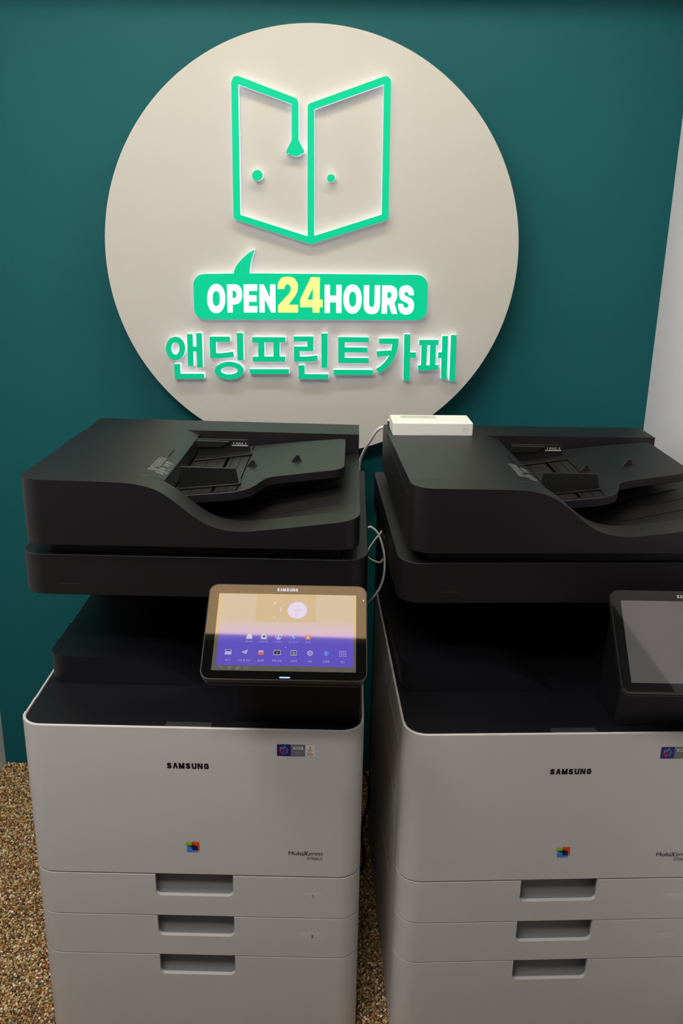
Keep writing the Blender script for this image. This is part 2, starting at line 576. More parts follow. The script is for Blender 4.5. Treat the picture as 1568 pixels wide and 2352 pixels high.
# ------------------------------------------------------------------ round wall sign
# outlines in tenths of a millimetre on the wall (x, z)
SIGN = {
'door': ['-1112,14562 -2608,14992 -2607,17631 -1468,17267 -1468,16551 -1580,16335 -1591,16299 -1587,16293 -1581,16285 -1574,16276 -1566,16271 -1558,16271 -1548,16273 -1538,16276 -1527,16274 -1514,16266 -1500,16255 -1485,16243 -1469,16234 -1451,16228 -1432,16224 -1413,16222 -1393,16222 -1372,16223 -1350,16226 -1329,16230 -1310,16236 -1295,16246 -1282,16258 -1271,16270 -1260,16279 -1249,16281 -1239,16280 -1230,16278 -1221,16279 -1212,16283 -1204,16289 -1197,16295 -1193,16303 -1193,16312 -1196,16324 -1199,16334 -1202,16342 -1316,16553 -1320,17251 -1326,17314 -1331,17325 -1339,17341 -1349,17358 -1359,17371 -1371,17380 -1386,17387 -1399,17392 -1408,17395 -2582,17789 -2636,17798 -2649,17795 -2669,17790 -2689,17782 -2707,17770 -2722,17750 -2736,17722 -2747,17696 -2755,17678 -2764,15003 -2754,14936 -2749,14928 -2741,14917 -2733,14905 -2724,14896 -2714,14889 -2704,14883 -2694,14878 -2687,14875 -1076,14401 -1039,14396 -1002,14402 582,14915 632,14935 640,14941 651,14950 662,14961 670,14973 675,14989 677,15007 679,15024 680,15036 644,17705 631,17783 619,17794 602,17810 583,17826 564,17837 543,17839 519,17837 498,17833 483,17830 -1025,17306 -1074,17290 -1083,17284 -1095,17274 -1108,17263 -1118,17249 -1122,17232 -1124,17212 -1125,17192 -1126,17179', '-983,17169 493,17678 529,15052 -963,14573'],
'dotA': ['-2102,15821 -2104,15803 -2108,15786 -2116,15770 -2125,15754 -2138,15741 -2152,15729 -2168,15719 -2185,15712 -2203,15708 -2221,15706 -2240,15707 -2258,15711 -2275,15717 -2291,15726 -2304,15738 -2316,15751 -2326,15766 -2333,15782 -2337,15800 -2338,15817 -2336,15835 -2332,15852 -2324,15869 -2314,15884 -2302,15898 -2288,15909 -2272,15919 -2255,15926 -2237,15930 -2219,15932 -2200,15931 -2182,15927 -2165,15921 -2150,15912 -2136,15900 -2124,15887 -2115,15872 -2108,15856 -2103,15839'],
'dotB': ['-519,15790 -519,15776 -522,15764 -527,15751 -534,15740 -543,15730 -553,15721 -565,15714 -577,15709 -591,15705 -604,15704 -618,15705 -631,15708 -644,15713 -656,15719 -666,15728 -675,15738 -682,15749 -688,15761 -691,15774 -692,15787 -691,15800 -688,15813 -683,15825 -676,15836 -668,15847 -657,15855 -646,15862 -633,15868 -620,15871 -607,15872 -593,15871 -580,15869 -567,15864 -555,15857 -545,15849 -536,15839 -529,15828 -523,15816 -520,15803'],
'bubble': ['-2297,14259 -2348,14113 -2356,14090 -2367,14056 -2379,14016 -2390,13970 -2399,13913 -2409,13844 -2417,13780 -2423,13736 1362,13772 1410,13768 1457,13756 1500,13734 1539,13705 1571,13670 1596,13629 1612,13584 1619,13537 1629,13014 1626,12965 1614,12918 1593,12875 1563,12836 1526,12804 1483,12780 1436,12765 1386,12759 -3463,12686 -3513,12690 -3561,12704 -3604,12726 -3642,12757 -3673,12794 -3695,12837 -3708,12884 -3711,12933 -3708,13458 -3702,13505 -3686,13551 -3661,13593 -3629,13630 -3591,13660 -3547,13683 -3500,13698 -3452,13703 -2783,13725 -2776,13751 -2765,13790 -2752,13831 -2736,13869 -2717,13900 -2695,13929 -2671,13956 -2646,13985 -2619,14014 -2592,14044 -2563,14073 -2535,14100 -2505,14126 -2474,14151 -2446,14172 -2426,14187'],
'O': ['-2988,13164 -2992,13106 -3000,13054 -3013,13007 -3030,12964 -3051,12926 -3075,12894 -3103,12868 -3133,12849 -3166,12837 -3203,12833 -3240,12836 -3272,12847 -3301,12865 -3328,12889 -3350,12921 -3369,12958 -3384,13000 -3394,13047 -3400,13098 -3400,13156 -3396,13214 -3388,13265 -3375,13312 -3358,13355 -3337,13392 -3312,13424 -3285,13449 -3255,13468 -3222,13479 -3186,13484 -3149,13481 -3117,13470 -3088,13453 -3062,13428 -3039,13398 -3021,13361 -3006,13319 -2995,13273 -2989,13222', '-3109,13160 -3111,13126 -3114,13099 -3119,13074 -3126,13052 -3134,13033 -3144,13017 -3155,13005 -3168,12995 -3182,12989 -3199,12987 -3216,12989 -3230,12994 -3242,13003 -3252,13015 -3261,13031 -3268,13049 -3274,13071 -3278,13095 -3280,13123 -3280,13157 -3278,13191 -3274,13219 -3269,13243 -3262,13265 -3254,13284 -3244,13299 -3233,13312 -3221,13321 -3207,13327 -3190,13329 -3173,13328 -3159,13322 -3147,13314 -3137,13301 -3128,13286 -3121,13267 -3115,13246 -3111,13222 -3109,13194'],
'P': ['-2941,13479 -2739,13483 -2676,13463 -2666,13451 -2651,13435 -2635,13414 -2622,13390 -2613,13361 -2606,13329 -2602,13294 -2601,13261 -2603,13229 -2608,13196 -2615,13165 -2624,13138 -2634,13116 -2647,13097 -2662,13082 -2677,13068 -2695,13058 -2715,13050 -2734,13044 -2747,13040 -2822,13036 -2826,12855 -2941,12853', '-2821,13341 -2779,13342 -2772,13339 -2762,13335 -2751,13328 -2742,13320 -2735,13308 -2730,13293 -2726,13277 -2725,13262 -2727,13246 -2731,13229 -2737,13214 -2744,13201 -2753,13192 -2765,13185 -2775,13180 -2783,13176 -2822,13175'],
'E': ['-2565,13486 -2256,13491 -2257,13349 -2446,13346 -2447,13244 -2271,13247 -2273,13106 -2449,13103 -2451,13004 -2257,13008 -2259,12866 -2564,12860'],
'N': ['-2205,13492 -2105,13494 -1962,13191 -1959,13497 -1841,13499 -1841,12874 -1936,12872 -2087,13182 -2091,12869 -2207,12867'],
'2': ['-1790,13401 -1780,13525 -1767,13548 -1750,13581 -1728,13616 -1703,13642 -1672,13657 -1638,13667 -1600,13673 -1564,13675 -1526,13674 -1488,13669 -1450,13660 -1418,13644 -1391,13619 -1368,13586 -1349,13551 -1335,13520 -1327,13495 -1325,13471 -1327,13449 -1329,13426 -1332,13402 -1336,13378 -1343,13354 -1351,13330 -1364,13304 -1379,13276 -1394,13251 -1404,13234 -1547,13051 -1324,13055 -1324,12882 -1779,12873 -1778,13029 -1530,13300 -1522,13312 -1510,13329 -1498,13349 -1491,13368 -1487,13387 -1486,13407 -1488,13426 -1491,13443 -1495,13458 -1502,13471 -1509,13483 -1518,13492 -1529,13500 -1540,13506 -1553,13509 -1564,13511 -1575,13509 -1586,13504 -1597,13498 -1606,13491 -1613,13483 -1620,13474 -1625,13464 -1630,13454 -1633,13441 -1635,13426 -1636,13413 -1637,13404'],
'4': ['-1033,13671 -833,13675 -829,13177 -765,13178 -763,13014 -833,13012 -832,12889 -986,12886 -987,13009 -1274,13004 -1274,13175', '-984,13446 -982,13174 -1115,13171'],
'H': ['-717,13511 -599,13514 -596,13274 -449,13276 -453,13516 -335,13518 -327,12891 -446,12889 -450,13129 -596,13126 -593,12886 -712,12884'],
'O2': ['130,13210 129,13152 123,13100 112,13053 97,13010 78,12973 54,12941 28,12915 -2,12896 -35,12884 -72,12880 -110,12883 -143,12893 -174,12911 -202,12936 -226,12967 -247,13004 -264,13046 -277,13093 -285,13144 -288,13202 -287,13260 -281,13311 -270,13357 -254,13400 -235,13437 -212,13469 -185,13494 -155,13513 -123,13524 -86,13528 -49,13525 -16,13515 15,13498 42,13473 67,13443 88,13406 105,13364 118,13318 126,13267', '9,13206 8,13172 6,13145 2,13121 -3,13099 -11,13080 -20,13065 -30,13052 -42,13043 -56,13037 -73,13035 -90,13036 -104,13042 -116,13050 -127,13062 -137,13078 -145,13096 -152,13118 -157,13142 -160,13169 -161,13203 -161,13236 -159,13264 -155,13288 -149,13309 -142,13328 -133,13344 -122,13356 -110,13365 -97,13371 -80,13373 -63,13371 -49,13366 -37,13358 -26,13346 -16,13330 -8,13312 -1,13291 4,13267 7,13240'],
'U': ['174,13518 292,13521 297,13116 299,13105 303,13088 308,13072 315,13059 324,13050 336,13044 348,13040 360,13039 373,13041 386,13045 399,13052 409,13060 415,13074 419,13091 422,13107 424,13118 421,13519 541,13521 548,13080 545,13060 541,13033 536,13002 527,12976 515,12955 499,12934 482,12916 462,12902 440,12892 415,12886 390,12882 365,12881 340,12881 315,12884 291,12889 269,12899 249,12912 231,12929 215,12949 201,12970 192,12996 185,13026 181,13053 178,13073'],
'R': ['590,13522 770,13525 847,13507 859,13497 878,13483 897,13466 911,13447 920,13425 927,13399 931,13373 933,13346 934,13319 932,13291 929,13263 923,13237 912,13209 898,13180 883,13155 874,13138 949,12895 826,12893 747,13104 714,13103 710,12897 593,12895', '709,13382 754,13380 762,13377 774,13372 787,13365 796,13357 802,13346 807,13333 809,13319 809,13305 807,13292 803,13279 797,13267 790,13257 781,13251 770,13246 759,13243 752,13240 711,13240'],
'S': ['1201,13317 1315,13319 1301,13420 1290,13437 1274,13462 1255,13487 1235,13507 1213,13519 1188,13528 1162,13533 1137,13535 1110,13533 1082,13527 1056,13518 1034,13506 1016,13490 1002,13471 990,13450 981,13428 976,13405 973,13381 973,13357 975,13333 979,13308 984,13283 992,13259 1002,13238 1017,13220 1034,13205 1054,13191 1074,13178 1097,13168 1122,13160 1147,13152 1166,13143 1180,13133 1191,13122 1198,13110 1203,13099 1204,13086 1202,13073 1198,13061 1191,13051 1181,13043 1169,13038 1156,13034 1143,13033 1130,13035 1116,13039 1103,13046 1093,13056 1085,13070 1080,13089 1075,13107 1072,13119 962,13122 976,13019 984,13001 995,12974 1009,12946 1028,12924 1052,12908 1082,12896 1113,12887 1142,12882 1169,12882 1197,12887 1222,12895 1246,12908 1266,12924 1285,12944 1300,12967 1312,12991 1320,13018 1324,13048 1325,13079 1324,13108 1320,13135 1312,13162 1302,13187 1289,13210 1271,13228 1249,13243 1225,13257 1203,13269 1180,13280 1156,13288 1135,13297 1118,13306 1107,13316 1100,13327 1097,13339 1095,13349 1097,13358 1101,13368 1108,13376 1115,13382 1124,13385 1135,13387 1146,13387 1157,13385 1167,13380 1177,13371 1186,13363 1192,13357'],
'k1': ['-3948,12011 -3953,11968 -3962,11926 -3978,11886 -3997,11849 -4022,11816 -4050,11787 -4081,11764 -4114,11747 -4149,11736 -4185,11732 -4220,11734 -4254,11744 -4286,11760 -4316,11782 -4342,11809 -4363,11842 -4380,11878 -4392,11917 -4398,11959 -4399,12002 -4395,12045 -4384,12086 -4369,12126 -4349,12163 -4325,12196 -4297,12224 -4266,12247 -4232,12264 -4198,12274 -4163,12279 -4128,12276 -4094,12267 -4062,12251 -4033,12229 -4007,12202 -3985,12170 -3968,12134 -3956,12095 -3949,12053', '-4080,12008 -4082,11986 -4086,11964 -4092,11944 -4101,11924 -4112,11907 -4124,11893 -4137,11881 -4151,11872 -4166,11866 -4181,11864 -4196,11866 -4210,11871 -4224,11879 -4236,11890 -4247,11905 -4256,11921 -4263,11940 -4268,11961 -4270,11982 -4271,12004 -4269,12027 -4264,12048 -4258,12069 -4249,12088 -4239,12105 -4227,12120 -4213,12131 -4199,12140 -4184,12146 -4169,12148 -4154,12146 -4140,12141 -4127,12133 -4114,12122 -4104,12108 -4094,12091 -4087,12072 -4082,12052 -4080,12030', '-3895,12344 -3764,12347 -3763,12061 -3684,12063 -3682,12369 -3548,12372 -3547,11577 -3684,11569 -3685,11945 -3762,11944 -3764,11599 -3898,11596', '-4224,11644 -4079,11647 -4080,11417 -3523,11428 -3522,11306 -4224,11294'],
'k2': ['-3373,12294 -2900,12303 -2899,12186 -3227,12174 -3227,11916 -3116,11919 -3090,11922 -3053,11926 -3012,11930 -2973,11935 -2933,11942 -2892,11949 -2855,11957 -2830,11962 -2813,11842 -2818,11840 -2855,11834 -2908,11825 -2967,11816 -3018,11809 -3064,11805 -3110,11803 -3148,11801 -3176,11800 -3369,11796', '-2741,12390 -2594,12393 -2591,11761 -2734,11758', '-2591,11519 -2595,11486 -2608,11453 -2629,11422 -2658,11393 -2693,11367 -2735,11345 -2781,11326 -2831,11313 -2883,11304 -2937,11300 -2990,11302 -3042,11308 -3092,11320 -3137,11337 -3177,11357 -3212,11382 -3239,11410 -3259,11440 -3270,11472 -3274,11505 -3269,11538 -3255,11571 -3234,11602 -3205,11630 -3170,11656 -3129,11678 -3083,11697 -3033,11710 -2981,11719 -2927,11723 -2874,11721 -2822,11714 -2773,11703 -2728,11686 -2688,11666 -2654,11641 -2626,11614 -2606,11584 -2594,11552', '-2735,11519 -2738,11505 -2746,11491 -2758,11477 -2774,11465 -2794,11454 -2818,11444 -2844,11436 -2873,11430 -2903,11426 -2934,11424 -2965,11425 -2995,11427 -3023,11432 -3049,11439 -3073,11448 -3092,11458 -3108,11470 -3120,11483 -3127,11497 -3129,11511 -3126,11525 -3118,11539 -3106,11552 -3090,11565 -3070,11576 -3046,11586 -3019,11594 -2991,11600 -2961,11604 -2930,11605 -2899,11605 -2869,11602 -2841,11597 -2815,11590 -2792,11582 -2772,11571 -2756,11559 -2744,11547 -2738,11533'],
'k3': ['-2381,12303 -1612,12314 -1613,12198 -1747,12195 -1749,11867 -1616,11870 -1617,11749 -2375,11734 -2374,11855 -2248,11857 -2244,12185 -2383,12183', '-2102,12188 -1891,12192 -1893,11864 -2101,11860', '-2448,11560 -1535,11574 -1536,11457 -2450,11441'],
'k4': ['-1423,12336 -962,12345 -962,12006 -1276,12000 -1276,11876 -1158,11879 -1132,11880 -1095,11882 -1054,11885 -1015,11889 -976,11894 -935,11901 -899,11908 -873,11913 -853,11791 -861,11789 -894,11784 -941,11777 -994,11770 -1043,11764 -1091,11761 -1140,11759 -1184,11758 -1214,11757 -1414,11756 -1414,12107 -1105,12113 -1105,12226 -1423,12222', '-783,12418 -637,12421 -631,11626 -773,11623', '-1311,11673 -1164,11676 -1159,11469 -607,11475 -606,11357 -1306,11346'],
'k5': ['-390,12342 309,12351 312,12235 -237,12227 -235,12109 287,12115 290,11999 -233,11993 -230,11866 321,11873 325,11752 -381,11742', '-488,11583 429,11597 432,11475 -482,11459'],
'k6': ['547,12328 1001,12337 1001,12311 1002,12274 1002,12232 999,12190 994,12149 987,12106 978,12063 967,12020 954,11976 938,11932 920,11889 901,11849 879,11810 854,11774 829,11739 803,11707 778,11678 753,11651 727,11626 700,11602 668,11577 634,11553 603,11532 581,11517 499,11627 604,11693 623,11712 650,11738 680,11768 708,11799 733,11834 758,11873 780,11909 796,11934 524,11905 504,12035 845,12063 860,12208 556,12206', '1128,12434 1269,12437 1282,12023 1416,12026 1418,11899 1287,11896 1295,11356 1149,11356'],
'k7': ['1477,12314 1927,12323 1930,12204 1871,12203 1882,11743 1956,11744 1959,11646 1951,11644 1915,11638 1863,11630 1806,11620 1753,11613 1705,11609 1656,11606 1613,11604 1583,11603 1489,11601 1472,11723 1544,11730 1535,12193 1483,12195', '1669,12196 1737,12197 1745,11732 1671,11730', '2004,12415 2140,12418 2161,11409 2028,11411 2012,11906 1931,11907 1931,12039 2016,12041', '2204,12441 2336,12444 2360,11367 2223,11367'],
}


def loops(k):
    return [[tuple(float(c) * 1e-4 for c in p.split(',')) for p in s.split(' ')] for s in SIGN[k]]


SC = (-0.1038, 1.4175)
sign = empty('wall_sign', (SC[0], -0.0125, SC[1] - 0.4676))
tag(sign, 'large round cream wall sign with glowing green book door emblem and lettering', 'sign')


def on_sign(o, y, parent=None):
    """Mesh drawn in the xy plane -> upright on the sign, its middle plane at world y."""
    par = parent or sign
    o.parent = par
    o.rotation_euler = (R(90), 0, 0) if par is sign else (0, 0, 0)
    return o


def sign_piece(name, keys, y0, y1, material, parent=None, bevel=0.0, shrink=0):
    L = []
    for k in keys:
        L += loops(k)
    L = [[(x - SC[0], z - (SC[1] - 0.4676)) for x, z in lp] for lp in L]
    me = curve_mesh(L, abs(y1 - y0), material, True, bevel)
    ym = (y0 + y1) / 2 - sign.location.y
    if parent is None:
        o = obj(name, me, sign, (0, ym, 0))
        o.rotation_euler = (R(90), 0, 0)
    else:                                   # the parent is already upright: its z points at the viewer
        o = obj(name, me, parent, (0, 0, -(ym - parent.location.y)))
    return o


bd = curve_mesh([circ(0, 0.4676, 0.4676, 180)], 0.012, M['board'], True)
bo = obj('backboard', bd, sign, (0, -0.074 - sign.location.y, 0), bevel=0.0)
bo.rotation_euler = (R(90), 0, 0)
bd.materials.append(M['board_edge'])
for p in bd.polygons:
    if abs(p.normal.z) < 0.5:
        p.material_index = 1
spc = obj('wall_spacer', curve_mesh([circ(0, 0.4676, 0.33, 64)], 0.0670, M['board_edge']), sign, (0, -0.0340 - sign.location.y, 0))
spc.rotation_euler = (R(90), 0, 0)

Y0, Y1 = -0.0800, -0.0952
body = sign_piece('door_emblem', ['door'], Y0, Y1, M['side_glow'])
sign_piece('emblem_face', ['door'], Y1, Y1 - 0.0012, M['green'], body)
for k in ('dotA', 'dotB'):
    body = sign_piece('door_knob_dot', [k], Y0, Y1, M['side_glow'])
    sign_piece('dot_face', [k], Y1, Y1 - 0.0012, M['green'], body)
body = sign_piece('speech_bubble', ['bubble'], Y0, Y1, M['side_glow'])
sign_piece('bubble_face', ['bubble'], Y1, Y1 - 0.0012, M['green'], body)
for k in ('O', 'P', 'E', 'N', '2', '4', 'H', 'O2', 'U', 'R', 'S'):
    o = sign_piece('letter', [k], Y1 - 0.0012, Y1 - 0.0018, M['sign_yellow' if k in '24' else 'sign_white'], body)
    if k in '24':
        o['label'] = 'large yellow digit of the opening hours'
for k in ('k1', 'k2', 'k3', 'k4', 'k5', 'k6', 'k7'):
    body = sign_piece('channel_letter', [k], Y0, Y1, M['side_glow'])
    sign_piece('letter_face', [k], Y1, Y1 - 0.0012, M['green_text'], body)

# ------------------------------------------------------------------ copiers
W, RC = 0.585, 0.040


def plan_path(ycut, off=0.0, n=10):
    """Points along the rounded front (left side -> front -> right side), pushed inwards by off."""
    P = [(off, ycut)]
    for i in range(n + 1):
        a = R(180 + 90 * i / n)
        P.append((RC + (RC - off) * math.cos(a), RC + (RC - off) * math.sin(a)))
    for i in range(n + 1):
        a = R(270 + 90 * i / n)
        P.append((W - RC + (RC - off) * math.cos(a), RC + (RC - off) * math.sin(a)))
    P.append((W - off, ycut))
    return P


def front_shell(z0, z1, notch=None, ycut=0.044, t=0.012, steps=7):
    """Wrap-round front panel with rounded ends; notch = (xl, xr, zb, r) cuts a hand hole into its top edge."""
    outer, inner = plan_path(ycut), plan_path(ycut, t)
    mid = len(outer) // 2
    cols = [(a, b, z1) for a, b in zip(outer[:mid], inner[:mid])]
    if notch:
        xl, xr, zb, r = notch
        xs = [(xl, z1), (xl, zb + r)]
        for i in range(1, steps + 1):
            a = R(90 * i / steps)
            xs.append((xl + r - r * math.cos(a), zb + r - r * math.sin(a)))
        for i in range(steps + 1):
            a = R(90 * i / steps)
            xs.append((xr - r + r * math.sin(a), zb + r - r * math.cos(a)))
        xs += [(xr, z1)]
        cols += [((x, 0.0), (x, t), z) for x, z in xs]
    cols += [(a, b, z1) for a, b in zip(outer[mid:], inner[mid:])]
    v, f = [], []
    for (a, b, z) in cols:
        v += [(a[0] - W / 2, a[1], z0), (a[0] - W / 2, a[1], z), (b[0] - W / 2, b[1], z), (b[0] - W / 2, b[1], z0)]
    for i in range(len(cols) - 1):
        p, q = i * 4, i * 4 + 4
        for j in range(4):
            k = (j + 1) % 4
            f.append((p + j, q + j, q + k, p + k))
    f.append((0, 1, 2, 3))
    e = (len(cols) - 1) * 4
    f.append((e + 3, e + 2, e + 1, e))
    me = mesh(v, f, M['plastic_light'], True, 35)
    return me


def P(x, y, z=0.0):
    return (x - W / 2, y, z)


def lettering(name, s, parent, x, z, h, w, m, y=-0.0004, **k):
    o = obj(name, text_mesh(s, h, m, width=w, **k), parent, P(x, y, z))
    o.rotation_euler = (R(90), 0, 0)
    return o


def brand_word(h, w, m):
    """SAMSUNG as bold strokes in a box w by h, centred."""
    t = 0.30
    u = []

    def add(pts, ox, ww=t):
        u.extend([[(x + ox, y) for x, y in q] for q in stroke(pts, ww)])
    S_ = [(0.66, 0.66), (0.60, 0.82), (0.40, 0.87), (0.20, 0.80), (0.15, 0.68), (0.24, 0.57), (0.54, 0.44), (0.64, 0.33),
          (0.60, 0.18), (0.40, 0.12), (0.18, 0.18), (0.12, 0.34)]
    adv = 1.03
    add(S_, 0, 0.29)
    add([(0.12, 0.0), (0.38, 1.0)], adv, 0.28)
    add([(0.68, 0.0), (0.42, 1.0)], adv, 0.28)
    u.append([(adv + 0.22, 1.0), (adv + 0.58, 1.0), (adv + 0.50, 0.72), (adv + 0.30, 0.72)])
    for x in (0.08, 0.80):
        add([(x, 0), (x, 1)], adv * 2, 0.27)
    add([(0.12, 1.0), (0.44, 0.05)], adv * 2, 0.27)
    add([(0.76, 1.0), (0.44, 0.05)], adv * 2, 0.27)
    add(S_, adv * 3 + 0.10, 0.29)
    add([(0.12, 1.0), (0.12, 0.32), (0.22, 0.15), (0.40, 0.11), (0.58, 0.15), (0.68, 0.32), (0.68, 1.0)], adv * 4 + 0.10, 0.28)
    for x in (0.10, 0.70):
        add([(x, 0), (x, 1)], adv * 5 + 0.08, 0.27)
    add([(0.14, 1.0), (0.66, 0.0)], adv * 5 + 0.08, 0.28)
    add([(0.68, 0.68), (0.60, 0.83), (0.40, 0.88), (0.20, 0.80), (0.12, 0.5), (0.20, 0.20), (0.40, 0.12), (0.60, 0.16), (0.67, 0.28),
         (0.67, 0.50), (0.40, 0.50)], adv * 6 + 0.10, 0.27)
    xs = [p[0] for q in u for p in q]
    x0, x1 = min(xs), max(xs)
    sx = w / (x1 - x0)
    return flat([[((x - (x0 + x1) / 2) * sx, (min(max(y, 0), 1) - 0.5) * h) for x, y in q] for q in u], m)


ADF = spline([(0.0, 1.090), (0.12, 1.0885), (0.17, 1.0875), (0.205, 1.0845), (0.235, 1.0760), (0.258, 1.0620), (0.280, 1.0440),
              (0.300, 1.0285), (0.321, 1.0160), (0.348, 1.0085), (0.378, 1.0068), (0.42, 1.0110), (0.48, 1.0185),
              (0.537, 1.0263), (0.571, 1.0310)])


def build_copier(name, loc, rz, label, powered):
    L = powered
    t = empty(name, loc, rz)
    tag(t, label, 'copier', 'two matching office copiers')

    def prism(nm, poly, a, b, m, axis='z', bevel=0.0, par=t, segs=2):
        q = [(x - W / 2, y) for x, y in poly] if axis in ('z', 'y') else poly
        if axis == 'x':
            a, b = a - W / 2, b - W / 2
        return obj(nm, MB().prism(q, a, b, axis).mesh(M[m]), par, bevel=bevel, segs=segs)

    def box(nm, x0, x1, y0, y1, z0, z1, m, bevel=0.0, par=t):
        return obj(nm, MB().box(P(x0, y0, z0), P(x1, y1, z1)).mesh(M[m]), par, bevel=bevel)

    # --- lower cabinet
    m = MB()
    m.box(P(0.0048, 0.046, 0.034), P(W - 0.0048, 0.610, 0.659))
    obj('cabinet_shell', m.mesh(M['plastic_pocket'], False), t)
    for x0, x1 in ((0.0, 0.0042), (W - 0.0042, W)):
        sp = prism('side_panel', [(x0, 0.0965), (x1, 0.0965), (x1, 0.618), (x0, 0.618)], 0.014, 0.6835, 'plastic_light', bevel=0.0012)
        prism('side_trim', [(x0, 0.0455), (x1, 0.0455), (x1, 0.0955), (x0, 0.0955)], 0.014, 0.6845, 'plastic_light', bevel=0.0012)
        # shallow moulded outlines on the flank
        xo = -0.0002 if x0 == 0 else W + 0.0002
        for (ya, yb, za, zb) in ((0.075, 0.45, 0.615, 0.618), (0.10, 0.30, 0.48, 0.4825), (0.10, 0.1025, 0.40, 0.48), (0.13, 0.35, 0.28, 0.2825)):
            obj('flank_groove', MB().box(P(xo - 0.0004, ya, za), P(xo + 0.0004, yb, zb)).mesh(M['plastic_pocket'], False), sp)
    for x in (0.06, W - 0.06):
        for y in (0.07, 0.55):
            c = obj('caster', MB().prism(circ(y, 0.016, 0.0155, 20), x - 0.012 - W / 2, x + 0.012 - W / 2, 'x').mesh(M['rubber']), t, bevel=0.002)
            obj('caster_fork', MB().box(P(x - 0.018, y - 0.012, 0.018), P(x + 0.018, y + 0.016, 0.034)).mesh(M['plastic_black']), c)
    g = 0.0022
    door = obj('front_door', front_shell(0.3854 + g, 0.6868, t=0.0055), t, bevel=0.0018, segs=3)
    fronts = [('paper_drawer', 0.295, 0.3854, 0.3408), ('paper_drawer', 0.2055, 0.295, 0.2508), ('cabinet_door', 0.014, 0.2055, 0.1618)]
    for i, (nm, z0, z1, zb) in enumerate(fronts):
        gap = g if z0 > 0.1 else 0
        d = obj(nm, front_shell(z0 + gap, z1, (0.2195, 0.3585, zb, 0.010), t=0.0075), t, bevel=0.0011, segs=2)
        # pocket behind the hand hole: sloped back, floor and cheeks
        pk = MB()
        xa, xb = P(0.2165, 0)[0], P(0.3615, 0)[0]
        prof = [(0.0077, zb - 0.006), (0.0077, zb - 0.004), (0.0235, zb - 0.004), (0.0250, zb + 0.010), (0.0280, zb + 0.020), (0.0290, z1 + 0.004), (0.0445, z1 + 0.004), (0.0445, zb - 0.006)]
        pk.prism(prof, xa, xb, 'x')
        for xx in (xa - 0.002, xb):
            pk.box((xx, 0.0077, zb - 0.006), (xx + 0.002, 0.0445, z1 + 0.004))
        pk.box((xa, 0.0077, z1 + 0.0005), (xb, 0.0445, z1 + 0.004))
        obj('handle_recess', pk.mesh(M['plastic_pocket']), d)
        if i < 2:
            zc = (0.3463, 0.2577)[i]
            lb = obj('number_label', MB().box(P(0.4852 - 0.004 * i, -0.0002, zc - 0.0058), P(0.5189 - 0.004 * i, 0.0004, zc + 0.0058)).mesh(M['label_pale'], False), d)
            if L:
                if i == 0:
                    o = obj('number', flat(stroke([(-0.0012, 0.0022), (0.0003, 0.0033), (0.0003, -0.0036)], 0.0010), M['ink_black']), d, P(0.5009, -0.0006, zc - 0.0007))
                    o.rotation_euler = (R(90), 0, 0)
                else:
                    lettering('number', '2', d, 0.5009, zc - 0.0007, 0.0072, None, M['ink_black'], y=-0.0006)
    # --- printing on the front door
    o = obj('brand_lettering', brand_word(0.0112, 0.0715, M['ink_black']), door, P(0.2862, -0.0006, 0.6131))
    o.rotation_euler = (R(90), 0, 0)
    lettering('model_lettering', 'Multi', door, 0.4702, 0.4388, 0.0080, 0.0255, M['ink_grey'], y=-0.0006)
    lettering('model_lettering', 'Multi', door, 0.4705, 0.4388, 0.0080, 0.0255, M['ink_grey'], y=-0.0007)
    lettering('model_lettering', 'X', door, 0.4877, 0.4390, 0.0090, 0.0105, M['ink_black'], y=-0.0007, bold=0.02, shear=0.25)
    lettering('model_lettering', 'press', door, 0.5052, 0.4366, 0.0080, 0.0262, M['ink_grey'], y=-0.0006, bold=0.004, shear=0.25)
    lettering('model_number', 'X7500LX', door, 0.5035, 0.4281, 0.0060, 0.0285, M['ink_grey'], y=-0.0006)
    em = [('c_green', [(0.2748, 0.4510), (0.2790, 0.4582), (0.2874, 0.4558), (0.2874, 0.4502)]),
          ('c_brown', [(0.2874, 0.4558), (0.2937, 0.4520), (0.2928, 0.4500), (0.2874, 0.4502)]),
          ('c_orange', [(0.2872, 0.4582), (0.3008, 0.4580), (0.3014, 0.4398), (0.2981, 0.4398), (0.2975, 0.4502), (0.2928, 0.4500), (0.2937, 0.4520), (0.2874, 0.4558)]),
          ('c_dgreen', [(0.2786, 0.4508), (0.2876, 0.4506), (0.2878, 0.4452)]),
          ('c_black', [(0.2876, 0.4506), (0.2934, 0.4502), (0.2906, 0.4444), (0.2878, 0.4452)]),
          ('c_navy', [(0.2934, 0.4502), (0.2977, 0.4502), (0.2982, 0.4402), (0.2879, 0.4404), (0.2878, 0.4452), (0.2906, 0.4444)]),
          ('c_blue', [(0.2786, 0.4508), (0.2878, 0.4452), (0.2879, 0.4404), (0.2982, 0.4402), (0.2983, 0.4360), (0.2787, 0.4362)])]
    for mm, pg in em:
        o = obj('color_emblem', flat([[(x - 0.2895, z - 0.447) for x, z in pg]], M[mm]), door, P(0.2895, -0.0005, 0.447))
        o.rotation_euler = (R(90), 0, 0)
    # sticker, upper right of the door
    def stick(nm, polys, mm, dy):
        o = obj(nm, flat([[(x - 0.470, z - 0.648) for x, z in q] for q in polys], M[mm]), door, P(0.470, -dy, 0.648))
        o.rotation_euler = (R(90), 0, 0)
        return o
    stick('sticker_field', [rrect(0.4382, 0.6365, 0.4616, 0.6595, (0.0012, 0, 0, 0.0012), 4)], 's_navy', 0.0004)
    stick('sticker_field', [[(0.4614, 0.6365), (0.4862, 0.6365), (0.4862, 0.6595), (0.4614, 0.6595)]], 's_grey', 0.0004)
